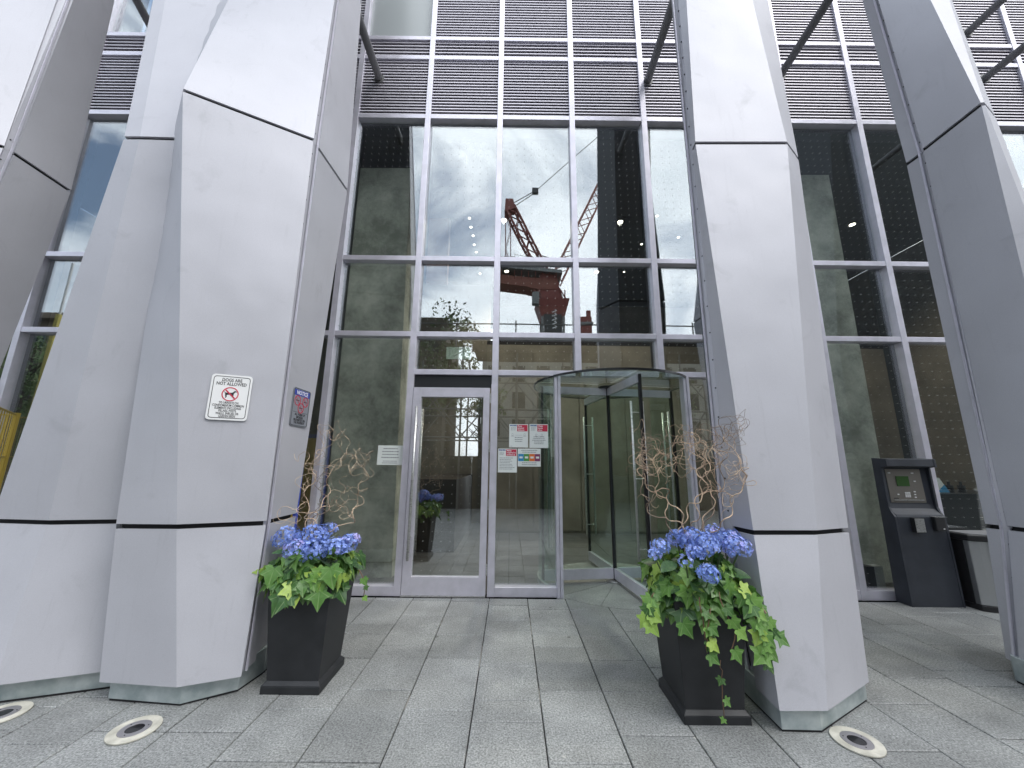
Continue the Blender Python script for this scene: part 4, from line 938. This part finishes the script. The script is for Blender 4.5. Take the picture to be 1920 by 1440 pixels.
def flower_head(root, pos, r_, seed, sparse=1.0):
    r_ *= 1.12; rd = random.Random(seed); m = MB(); n = int(95 * sparse * (r_ / .08) ** 2)
    for k in range(n):
        z = 1 - 1.75 * (k + .5) / n; a = k * 2.39996 + rd.uniform(-.3, .3); q = math.sqrt(max(0, 1 - z * z))
        nv_ = V((q * math.cos(a), q * math.sin(a), z)); c_ = nv_ * r_ * rd.uniform(.84, 1.08); c_.z *= .8
        nv_ = (nv_ + V((rd.gauss(0,.28), rd.gauss(0,.28), rd.gauss(0,.28)))).normalized()
        t = nv_.cross(V((rd.random(), rd.random(), rd.random()))).normalized(); b_ = nv_.cross(t); s_ = rd.uniform(.0115, .0165)
        for j in range(4):
            a0 = PI / 2 * j; d0 = t * math.cos(a0) + b_ * math.sin(a0); e0 = -t * math.sin(a0) + b_ * math.cos(a0)
            m.add([c_, c_ + d0*s_*.62 + e0*s_*.52 + nv_*.002, c_ + d0*s_*1.12 + nv_*.0045*rd.random(), c_ + d0*s_*.62 - e0*s_*.52 + nv_*.002], [(0, 1, 2, 3)])
    me = m.mesh('flower_head', MT['petal']); o = bpy.data.objects.new('flower_head', me); link(o, root); o.location = V(pos) - root.location
    o.rotation_euler = (rd.uniform(-.4,.2), rd.uniform(-.3,.3), 0)
    # core so the dome is not see-through
    s = MB(); s.tube([V(pos) + V((0,0,-r_*.5)), V(root.location.x * .4 + V(pos).x * .6 if False else V(pos).x, V(pos).y + .02, .62) if False else V((V(pos).x * .6 + root.location.x * .4, V(pos).y * .6 + root.location.y * .4, .66))], .005, 6)
    s.build('stem', MT['stem'], root); return o
MT['twig'] = mat('curly_willow_bark', (.42, .25, .12), .6); vary(MT['twig'], 9, (.30, .20, .14), (.66, .50, .35))
MT['twigd'] = mat('dark_willow_bark', (.20, .15, .11), .6)
def twig(root, start, dirv, length, r0, seed, mt='twig', depth=0, curl=1.0, bag=None, step=.014, keep=.085, box=None):
    rd = random.Random(seed); p = V(start); d = V(dirv).normalized(); pts = [p.copy()]; n = int(length / step); rs = [r0]
    ph = rd.uniform(0, 6); ph2 = rd.uniform(0, 6); base = d.copy(); ax = d.cross(V((rd.random() - .5, rd.random() - .5, .2))).normalized(); kids = []
    for k in range(n):
        t = k / max(1, n - 1)
        w1 = math.sin(k * .52 + ph + 1.6 * math.sin(k * .17)) * .62 * curl; w2 = math.sin(k * .36 + ph2) * .42 * curl
        b2 = d.cross(ax).normalized()
        d = (d + ax * w1 * .62 + b2 * w2 * .62 + base * keep * (1.3 if depth == 0 else 1) + V((rd.gauss(0,.17), rd.gauss(0,.10), rd.gauss(0,.17)))).normalized()
        if box:
            d.x -= .30 * max(0, min(1, (p.x - box[1] + .10) / .15)); d.x += .30 * max(0, min(1, (box[0] + .10 - p.x) / .15))
            d.z -= .42 * max(0, min(1, (p.z - box[2] + .16) / .2))
            if p.y < box[3]: d.y += .35
            if p.y > box[4]: d.y -= .35
            d.normalize()
        p = p + d * step; pts.append(p.copy()); rs.append(max(.0011, r0 * (1 - .72 * t)))
        if depth < 2 and k > n * (.22 if depth == 0 else .1) and rd.random() < (.095 if depth == 0 else .055): kids.append((p.copy(), d.copy(), t, rs[-1]))
    m = bag if bag is not None else MB(); m.tube(pts, rs, 6 if r0 > .003 else 5)
    for q, dd, t, rr_ in kids:
        side = V((rd.gauss(0, 1), rd.gauss(0, .5), rd.gauss(0, .8))); twig(root, q, dd + side * .75, length * (.48 if depth == 0 else .5) * (1 - t * .4), rr_ * .72, rd.randint(0, 99999), mt, depth + 1, curl * 1.1, m, step, .03, box)
    if bag is None:
        o = m.build('twig', MT[mt], root, smooth=True); return o
# left arrangement
plL = planter(-1.373, 2.922, .183, 'black square planter at the foot of the left pillar, with low ivy', .70)
plR = planter(1.196, 2.675, .188, 'black square planter at the foot of the right pillar, under long trailing ivy', .70)
arL = empty('flower_arrangement', (-1.373, 2.922, .66), 'blue hydrangeas, ivy and sparse curly twigs in the left black planter', 'plants', 'flower arrangements in the two planters')
arR = empty('flower_arrangement', (1.196, 2.675, .66), 'blue hydrangeas, trailing ivy and a dense tangle of curly twigs in the right black planter', 'plants', 'flower arrangements in the two planters')
for i, (px, py, Y, r_) in enumerate([(538,1008,2.86,.080),(556,1030,2.76,.075),(590,1004,2.84,.085),(592,1030,2.74,.075),(628,1026,2.76,.066),(650,1020,2.80,.064),(618,992,2.95,.048),(662,1012,2.90,.045),(566,1042,2.73,.045)]):
    flower_head(arL, atY(px, py, Y), r_, 20 + i)
for i, (px, py, Y, r_, sp_) in enumerate([(1296,1010,2.60,.078,1),(1322,1022,2.50,.080,1),(1382,1026,2.52,.072,1),(1270,1008,2.66,.060,1),(1238,1025,2.55,.052,.8),(1228,1040,2.50,.035,.8),(1286,1052,2.42,.040,.5),(1328,1076,2.36,.055,1),(1340,998,2.72,.055,1),(1352,1014,2.60,.060,1),(1372,1006,2.66,.050,1),(1305,1036,2.48,.050,.9)]):
    flower_head(arR, atY(px, py, Y), r_, 60 + i, sp_)
def foliage(root, cx, cy, n, seed, zr, rx, size):
    rd = random.Random(seed)
    for k in range(n):
        a = rd.uniform(0, 2*PI); t = rd.random(); z = zr[0] + (zr[1] - zr[0]) * t
        rad = rx * (.80 + .22 * rd.random()) * (1.0 - .25 * t)
        p = V((cx + rad * math.cos(a), cy + rad * math.sin(a) * .92, z)); out = V((math.cos(a), math.sin(a), 0))
        tip = out * rd.uniform(.2, .8) + V((rd.gauss(0,.35), rd.gauss(0,.2), -.95)); nn = out + V((rd.gauss(0,.3), rd.gauss(0,.3), rd.uniform(.2, .9)))
        put_leaf(root, p, tip, nn, rd.uniform(*size), rd=rd)
foliage(arL, -1.373, 2.90, 120, 3, (.66, .85), .285, (.06, .105))
foliage(arL, -1.373, 2.87, 55, 13, (.60, .74), .285, (.085, .135))
foliage(arR, 1.196, 2.66, 165, 4, (.60, .86), .290, (.055, .10))
foliage(arR, 1.196, 2.64, 60, 14, (.55, .72), .305, (.07, .12))
def rim_leaves(root, cx, cy, hw, n, seed, size):
    rd = random.Random(seed)
    for k in range(n):
        t = (k + rd.uniform(-.3, .3)) / n * 8; sd = int(t // 2) % 4; u_ = (t % 2) - 1
        out = [V((0,-1,0)), V((1,0,0)), V((0,1,0)), V((-1,0,0))][sd]; al = V((-out.y, out.x, 0))
        p = V((cx, cy, rd.uniform(.70, .76))) + out * (hw + .015) + al * (u_ * hw)
        put_leaf(root, p, out * rd.uniform(.25, .7) + al * rd.gauss(0, .3) + V((0,0,-.9)), out + V((rd.gauss(0,.2), rd.gauss(0,.2), rd.uniform(.2,.7))), rd.uniform(*size), rd=rd)
rim_leaves(arL, -1.373, 2.922, .215, 36, 71, (.085, .125)); rim_leaves(arR, 1.196, 2.675, .220, 36, 72, (.08, .12))
def inner(root, cx, cy, n, seed):
    rd = random.Random(seed)
    for k in range(n):
        a = rd.uniform(0, 2*PI); q = rd.random() ** .5 * .2; p = V((cx + q*math.cos(a), cy + q*math.sin(a), rd.uniform(.70, .86)))
        put_leaf(root, p, (math.cos(a), math.sin(a), rd.uniform(-.5,.4)), (rd.gauss(0,.4), -.4, 1), rd.uniform(.09, .13), OVAL, rd)
inner(arL, -1.373, 2.90, 36, 5); inner(arR, 1.196, 2.66, 44, 6)
# soil-level dark mass of stems
def vine(root, pts, seed, size=(.05, .085), first=1, every=1, r_=.0028, mt='vinem'):
    rd = random.Random(seed); ps = [atY(*q) for q in pts]
    sm_ = []
    for a, b in zip(ps[:-1], ps[1:]):
        for t in (0, .33, .66): sm_.append(a.lerp(b, t) + V((rd.gauss(0,.004), rd.gauss(0,.003), rd.gauss(0,.003))))
    sm_.append(ps[-1]); MB().tube(sm_, r_, 6).build('vine', MT[mt], root, smooth=True)
    for i, p in enumerate(sm_):
        if i < first or i % every: continue
        s = -1 if i % 2 else 1
        put_leaf(root, p + V((s * .008, -.012, 0)), (s * rd.uniform(.3,.9), -.2, -rd.uniform(.5, 1)), (s * .2 + rd.gauss(0,.2), -1, rd.uniform(.2,.6)), rd.uniform(*size), rd=rd)
MT['vinem'] = mat('ivy_stem', (.16, .09, .05), .6)
vine(arR, [(1310,1120,2.40),(1318,1160,2.38),(1322,1200,2.38)], 1, (.05,.07), 1, 2)
vine(arR, [(1334,1140,2.38),(1324,1190,2.36),(1326,1225,2.36)], 11, (.06,.085), 1, 2)
vine(arR, [(1345,1110,2.38),(1362,1150,2.35),(1380,1180,2.34),(1372,1235,2.34)], 2, (.06,.085), 1, 2)
vine(arR, [(1385,1100,2.40),(1410,1135,2.36),(1420,1170,2.34),(1432,1200,2.33),(1428,1232,2.33)], 3, (.06,.10), 0, 1)
vine(arR, [(1395,1110,2.46),(1428,1150,2.40),(1452,1190,2.37)], 4, (.06,.085), 0, 1)
vine(arR, [(1352,1238,2.41),(1354,1270,2.41),(1356,1310,2.41),(1358,1345,2.41)], 5, (.020,.045), 1, 3, .0022)
vine(arR, [(1225,1110,2.50),(1216,1140,2.46),(1212,1165,2.45)], 6, (.05,.09), 0, 1)
vine(arL, [(500,1062,2.75),(485,1068,2.74),(466,1070,2.73)], 7, (.02,.035), 1, 2)
vine(arL, [(672,1070,2.80),(684,1090,2.80),(682,1118,2.80)], 8, (.03,.05), 1, 2)
MB().tube([atY(1398,1102,2.42), atY(1420,1128,2.38), atY(1436,1150,2.36)], .006, 8).build('cut_branch', MT['twig'], arR, smooth=True)
# twigs
def twz(px, py, Y): return atY(px, py, Y)
def jb(b, k): rd = random.Random(k); return (b[0] + rd.uniform(0, .12), b[1] - rd.uniform(0, .10), b[2] - abs(rd.gauss(0, .13)), b[3], b[4])
bxL = (-1.62, -.96, 1.82, 2.72, 3.06)
for i, (px, ln, dx, mt) in enumerate([(574,.66,-.75,'twigd'),(588,1.05,.02,'twig'),(598,.95,.12,'twig'),(612,.85,.60,'twig'),(592,.60,-.2,'twig')]):
    twig(arL, twz(px, 1000, 2.9), (dx * 1.2, .05, 1), ln * 1.2, .0036, 200 + i, mt, box=jb(bxL, i))
bxR = (.78, 1.56, 1.84, 2.36, 2.84)
for i, (px, ln, dx, mt) in enumerate([(1262,.95,-.5,'twigd'),(1272,1.0,-.2,'twig'),(1290,1.05,-.65,'twig'),(1300,1.0,.0,'twig'),(1318,1.05,.25,'twigd'),(1330,1.0,.55,'twig'),(1284,.8,-.1,'twig'),(1310,.9,.4,'twig')]):
    twig(arR, twz(px, 1000, 2.62), (dx * 1.5, .02, 1), ln * 1.35, .0040, 300 + i, mt, box=jb(bxR, 40 + i))

# ------------------------------------------------------------------ what stands across the street (seen mirrored in the glass)
# site scaffold walkway
sc = empty('scaffold_walkway', (2, -3.2, 0), 'site scaffold walkway across the street with tube guard rails, mirrored in the glazing', 'scaffold')
YS = 2 * D - 12.13
for zc in (5.69, 6.03): MB().tube([(-3.6, YS, zc), (9.5, YS, zc)], .024, 8).build('guard_rail', MT['grey'], sc)
for k in range(7):
    x = -1.85 + 2.0 * k; MB().tube([(x, YS, 5.2), (x, YS, 6.15)], .024, 8).build('rail_post', MT['grey'], sc)
for yy_ in (YS, YS - 2.0):
    for k in range(8): x = -3.4 + 1.8 * k; MB().tube([(x, yy_, 0), (x, yy_, 5.25)], .03, 8).build('standard', MT['grey'], sc)
    for z in (2.2, 3.1, 4.4): MB().tube([(-3.6, yy_, z), (9.4, yy_, z)], .025, 8).build('ledger', MT['grey'], sc)
    for k in range(7): x = -3.4 + 1.8 * k; MB().tube([(x, yy_, 2.2), (x + 1.8, yy_, 4.4)], .022, 6).build('brace', MT['grey'], sc); MB().tube([(x + 1.8, yy_, 2.2), (x, yy_, 4.4)], .022, 6).build('brace', MT['grey'], sc)
MT['deck'] = mat('dark_deck_board', (.05, .04, .032), .8)
for k in range(6): MB().box(-1.3, YS - 2.05 + k * .35, 5.25, 9.4, YS - 2.05 + k * .35 + .34, 5.30).build('deck_board', MT['deck'], sc)
MB().box(-1.3, YS + .06, 5.0, 9.4, YS + .09, 5.45).build('fascia_board', MT['deck'], sc)
for k in range(11): MB().box(-3.6 + k * 1.2, YS - .16, .02, -3.6 + k * 1.2 + 1.19, YS - .12, 1.62).build('hoarding_board', mat('charcoal_hoarding', (.022, .024, .024), .7) if k == 0 else bpy.data.materials['charcoal_hoarding'], sc)
# buildings across
def building(x0, x1, y, dep, zt, mt, label, nx, nz, wmt, cornice=0):
    o = empty('street_building', ((x0 + x1) / 2, y, 0), label, 'building'); MB().box(x0, y - dep, 0, x1, y, zt).build('wall', mt, o)
    if cornice: MB().box(x0 - .3, y - dep, zt + .01, x1 + .3, y + cornice, zt + .6).build('cornice', mt, o); MB().box(x0, y - dep, zt - 1.2, x1, y + cornice * .4, zt - .9).build('string_course', mt, o)
    sx, sz = (x1 - x0) / nx, (zt - 1.5) / nz
    me = LMB().box(-sx*.26, 0, -sz*.30, sx*.26, .04, sz*.30, 0).mesh('window', wmt)
    for i in range(nx):
        for j in range(nz):
            wq = bpy.data.objects.new('window', me); link(wq, o); wq.location = (x0 + (i+.5)*sx - o.location.x, .005, .6 + (j+.55)*sz)
    return o
MT['brickd'] = mat('brown_brick', (.085, .07, .055), .85); vary(MT['brickd'], 9, (.06, .05, .04), (.12, .10, .08))
MT['pale'] = mat('pale_render', (.30, .30, .27), .85); MT['win'] = mat('dark_window', (.02, .025, .03), .15)
MT['stone'] = mat('old_stone', (.16, .13, .10), .85)
building(-15, -5.6, -22, 8, 13.7, MT['brickd'], 'dark brick block across the street, mirrored above the swing door', 5, 4, MT['win'])
building(-2.6, 26, -24, 10, 11.2, MT['pale'], 'long pale rendered block across the street behind the scaffold', 13, 4, MT['win'])
building(26.5, 60, -22, 10, 13.5, MT['brickd'], 'dark brick block across the street at the far right', 12, 5, MT['win'])
p = MIR(40, 545, 36); q = MIR(135, 545, 36)
building(-75, -34, 2 * D - 38, 9, 15.5, MT['stone'], 'old corniced stone building across the street at the far left', 12, 5, MT['win'], cornice=1.0)
# trees
MT['fol'] = mat('tree_foliage', (.06, .12, .03), .6); vary(MT['fol'], .9, (.030, .070, .018), (.10, .17, .04), coord='Object')
MT['bark'] = mat('tree_bark', (.06, .045, .035), .9)
def tree(x, y, h, r_, label, seed, n=5200, z0=.4):
    rd = random.Random(seed); o = empty('street_tree', (x, y, 0), label, 'tree')
    m = MB(); m.tube([(x,y,0),(x+.05,y,h*.3),(x-.05,y+.05,h*.55),(x,y,h*.9)], [.16,.13,.09,.03], 10)
    for k in range(14):
        a = rd.uniform(0, 2*PI); z = h * rd.uniform(.3, .8); l = r_ * rd.uniform(.5, .95); m.tube([(x,y,z),(x+l*.5*math.cos(a),y+l*.5*math.sin(a),z+l*.25),(x+l*math.cos(a),y+l*math.sin(a),z+l*.6)], [.05,.03,.012], 6)
    m.build('trunk', MT['bark'], o)
    cl = [(V((rd.gauss(0,.5), rd.gauss(0,.5), rd.uniform(-.8,.9))), rd.uniform(.25,.5)) for _ in range(26)]; m = MB()
    for k in range(n):
        c_, s_ = rd.choice(cl); d = V((rd.gauss(0,1), rd.gauss(0,1), rd.gauss(0,1))).normalized() * s_ * rd.uniform(.6, 1)
        p_ = V((x, y, h * (1 + z0) / 2 + .1)) + V(((c_.x + d.x) * r_, (c_.y + d.y) * r_, (c_.z + d.z) * h * (1 - z0) * .45))
        u_ = V((rd.gauss(0,1), rd.gauss(0,1), rd.gauss(0,1))).normalized(); v_ = u_.cross(V((rd.random(), rd.random(), rd.random()))).normalized(); q_ = rd.uniform(.06, .13)
        m.add([p_ - u_*q_, p_ + v_*q_*.6, p_ + u_*q_, p_ - v_*q_*.6], [(0,1,2,3)])
    m.build('crown', MT['fol'], o); return o
tree(-3.0, -9.0, 9.0, 1.5, 'slim green street tree mirrored above the swing door', 1, 3000)
tree(-1.9, -14.5, 7.0, 1.5, 'street tree with a dark bare trunk mirrored in the swing door glass', 2, 2200, .55)
p = MIR(55, 690, 24); tree(p.x, p.y, 9.6, 4.2, 'dense green tree mirrored in the far left glazing', 3, 12000, .1)
tree(p.x - 7, p.y - 2, 10.5, 4.0, 'second dense tree at the far left across the street', 4, 8000, .1)
tree(9.0, -16.0, 8.0, 2.6, 'green tree across the street behind the scaffold walkway', 6, 4000, .3)
# yellow mast
a, b = MIR(62, 760, 16), MIR(121, 492, 16)
ym = empty('yellow_mast', (a.x, a.y, 0), 'yellow site mast mirrored in the far left glazing', 'mast')
MB().box(a.x - .08, a.y - .08, 0, a.x + .08, a.y + .08, b.z - 2.5).build('lower_section', MT['yel2'] if 'yel2' in MT else mat('pale_yellow_paint', (.62, .52, .12), .5), ym)
MB().box(a.x - .03, a.y - .03, b.z - 2.49, a.x + .03, a.y + .03, b.z).build('upper_section', MT['white'], ym)

# tower crane
cr_ = empty('tower_crane', (5.8, 2*D - 55, 0), 'red luffing tower crane behind the street, mirrored in the central panes', 'crane')
Q = lambda px, py, dd=55: MIR(px, py, dd)
def cb(m, name, mt): return m.build(name, mt, cr_)
mc = Q(1035, 600); hw = 1.55; ztop = Q(1035, 590).z
m = MB()
for sx in (-1, 1):
    for sy in (-1, 1): m.bar((mc.x + sx*hw, mc.y + sy*hw, 0), (mc.x + sx*hw, mc.y + sy*hw, ztop), .35)
k = 0; z = 0
while z < ztop - 2.4:
    for sy in (-1, 1):
        m.bar((mc.x - hw, mc.y + sy*hw, z), (mc.x + hw, mc.y + sy*hw, z + 2.4), .16); m.bar((mc.x - hw, mc.y + sy*hw, z + 2.4), (mc.x + hw, mc.y + sy*hw, z + 2.4), .16)
        m.bar((mc.x + sy*hw, mc.y - hw, z), (mc.x + sy*hw, mc.y + hw, z + 2.4), .16)
    z += 2.4
cb(m, 'mast', MT['grey'])
zb2 = Q(1035, 632).z
cb(MB().box(mc.x - hw + .2, mc.y + hw + .2, zb2, mc.x + hw - .3, mc.y + hw + .28, ztop - .6), 'banner', mat('dark_banner', (.035, .04, .045), .7))
for i in range(5):
    zz_ = zb2 + .8 + i * .62; bx = mc.x + .25
    cb(MB().bar((bx - .45, mc.y + hw + .32, zz_), (bx + .25, mc.y + hw + .32, zz_ + .28), .05, .12).bar((bx + .25, mc.y + hw + .32, zz_ + .28), (bx - .1, mc.y + hw + .32, zz_ + .5), .05, .1), 'banner_mark', MT['white'])
zs0, zs1 = Q(1030, 592).z, Q(1030, 566).z
cb(MB().add([(mc.x-1.7,mc.y-1.7,zs0-.8),(mc.x+1.7,mc.y-1.7,zs0-.8),(mc.x+1.7,mc.y+1.7,zs0-.8),(mc.x-1.7,mc.y+1.7,zs0-.8),(mc.x-2.5,mc.y-2.2,zs1-.3),(mc.x+2.4,mc.y-2.2,zs1-.3),(mc.x+2.4,mc.y+2.2,zs1-.3),(mc.x-2.5,mc.y+2.2,zs1-.3)], [(0,3,2,1),(4,5,6,7),(0,1,5,4),(1,2,6,5),(2,3,7,6),(3,0,4,7)]), 'slew_base', MT['ctred'])
def slab_px(pts, y0, y1, name, mt):
    ps = [Q(*q) for q in pts]; n = len(ps); m = MB()
    m.add([(p.x, mc.y + y0, p.z) for p in ps] + [(p.x, mc.y + y1, p.z) for p in ps], [tuple(range(n)), tuple(range(2*n-1, n-1, -1))] + [(i, (i+1)%n, n+(i+1)%n, n+i) for i in range(n)]); return cb(m, name, mt)
slab_px([(1018,572),(1056,572),(1047,548),(1040,520),(1012,520),(1008,545)], -1.4, 1.4, 'slew_tower', MT['ctred'])
slab_px([(934,522),(990,528),(1044,532),(1040,549),(1012,551),(985,544),(934,538)], -1.5, 1.5, 'machinery_boom', mat('brown_red_paint', (.17, .05, .03), .6))
slab_px([(934,505),(1050,518),(1051,524),(934,512)], -2.1, 2.1, 'machinery_deck', MT['grey'])
for (a_, b_) in ((934,944),(946,956),(958,966)): slab_px([(a_,490),(b_,491),(b_,516),(a_,515)], -1.6, 1.6, 'counterweight', mat('weight_concrete', (.22,.21,.18), .9))
slab_px([(974,498),(987,499),(987,514),(974,512)], -.8, .8, 'winch', MT['grey']); slab_px([(1005,500),(1016,502),(1016,518),(1005,516)], -.8, .8, 'winch', MT['grey'])
slab_px([(997,560),(1009,560),(1009,582),(997,580)], 1.5, 2.6, 'cab', MT['grey'])
def lat(a, b, w_, name, mt, n, yw, tube=.16, taper=1):
    a, b = V(a), V(b); d = (b - a); per = V((-d.z, 0, d.x)).normalized() * w_ / 2; m = MB(); cs_ = []
    for sy in (-1, 1):
        for sp_ in (-1, 1):
            m.bar(a + per*sp_ + V((0, yw*sy, 0)), b + per*sp_*taper + V((0, yw*sy*taper, 0)), tube)
    for k in range(n):
        t0, t1 = k / n, (k + 1) / n; f0 = 1 + (taper - 1) * t0; f1 = 1 + (taper - 1) * t1
        for sy in (-1, 1):
            s1 = 1 if k % 2 else -1
            m.bar(a + d*t0 + per*s1*f0 + V((0, yw*sy*f0, 0)), a + d*t1 - per*s1*f1 + V((0, yw*sy*f1, 0)), tube * .5)
        for sp_ in (-1, 1):
            s1 = 1 if k % 2 else -1
            m.bar(a + d*t0 + per*sp_*f0 + V((0, yw*s1*f0, 0)), a + d*t1 + per*sp_*f1 - V((0, yw*s1*f1, 0)), tube * .45)
    return cb(m, name, mt)
lat(Q(1025, 527), Q(956, 392), 1.5, 'a_frame', MT['ctred'], 7, .8, .30)
lat(Q(1042, 528), Q(1215, 170), 1.7, 'jib', mat('faded_red_lattice', (.34, .15, .13), .6), 26, .8, .19, .8)
lat(Q(953, 500), Q(953, 400), .8, 'back_stay', MT['ctred'], 3, .5, .14)
slab_px([(948,378),(962,378),(966,396),(946,402)], -.9, .9, 'head_block', MT['ctred'])
m = MB(); m.tube([Q(955,384), Q(1003,357)], .07, 6); m.tube([Q(962,388), Q(1005,359)], .07, 6); m.tube([Q(1005,357), Q(1213,175)], .06, 6); m.tube([Q(964,390), Q(1016,480)], .05, 6); m.tube([Q(1012,478), Q(1040,486), Q(1052,494)], .08, 6); cb(m, 'pendant_rope', MT['dkmetal'])
m = MB()
for (x0_, y0_, x1_, y1_) in ((1000,552,1016,566),(1012,552,1000,570),(1046,548,1060,572),(1056,552,1056,572),(1016,548,1000,560)): m.bar(Q(x0_, y0_) + V((0, 1.6, 0)), Q(x1_, y1_) + V((0, 1.6, 0)), .16)
for k in range(9): p_ = Q(940 + k * 12.5, 515 + k * .9); m.bar(p_ + V((0, 2.1, -.1)), p_ + V((0, 1.4, -1.3)), .12)
cb(m, 'under_bracing', MT['ctred'])
cb(MB().box(Q(1004,357).x - .5, mc.y - .3, Q(1004,362).z, Q(1004,357).x + .5, mc.y + .3, Q(1004,353).z), 'rope_block', MT['dkmetal'])
m = MB()
for t in (0, .25, .5, .75, 1): p_ = Q(965, 500).lerp(Q(1050, 516), t); m.bar((p_.x, mc.y + 2.1, p_.z), (p_.x, mc.y + 2.1, p_.z + 1.2), .06)
m.bar(Q(965, 490) + V((0, 2.1, 0)), Q(1050, 506) + V((0, 2.1, 0)), .06); cb(m, 'deck_rail', MT['white'])
a, b = Q(1085, 598), Q(1108, 640)
c2 = empty('site_hoist', (a.x, a.y, 0), 'red site hoist top mirrored right of the crane mast', 'hoist')
MB().box(a.x, a.y - 1, 0, b.x, a.y + 1, a.z).build('tower', MT['ctred'], c2); MB().box(a.x - .4, a.y - 1.2, a.z - 1.2, b.x + .2, a.y + 1.2, a.z - .9).build('platform', MT['grey'], c2)
MB().prism([(a.x + 1.2, a.y - .3), (a.x + 1.8, a.y - .3), (a.x + 1.8, a.y + .3), (a.x + 1.2, a.y + .3)], a.z, a.z + 1.3).build('head', MT['ctred'], c2)
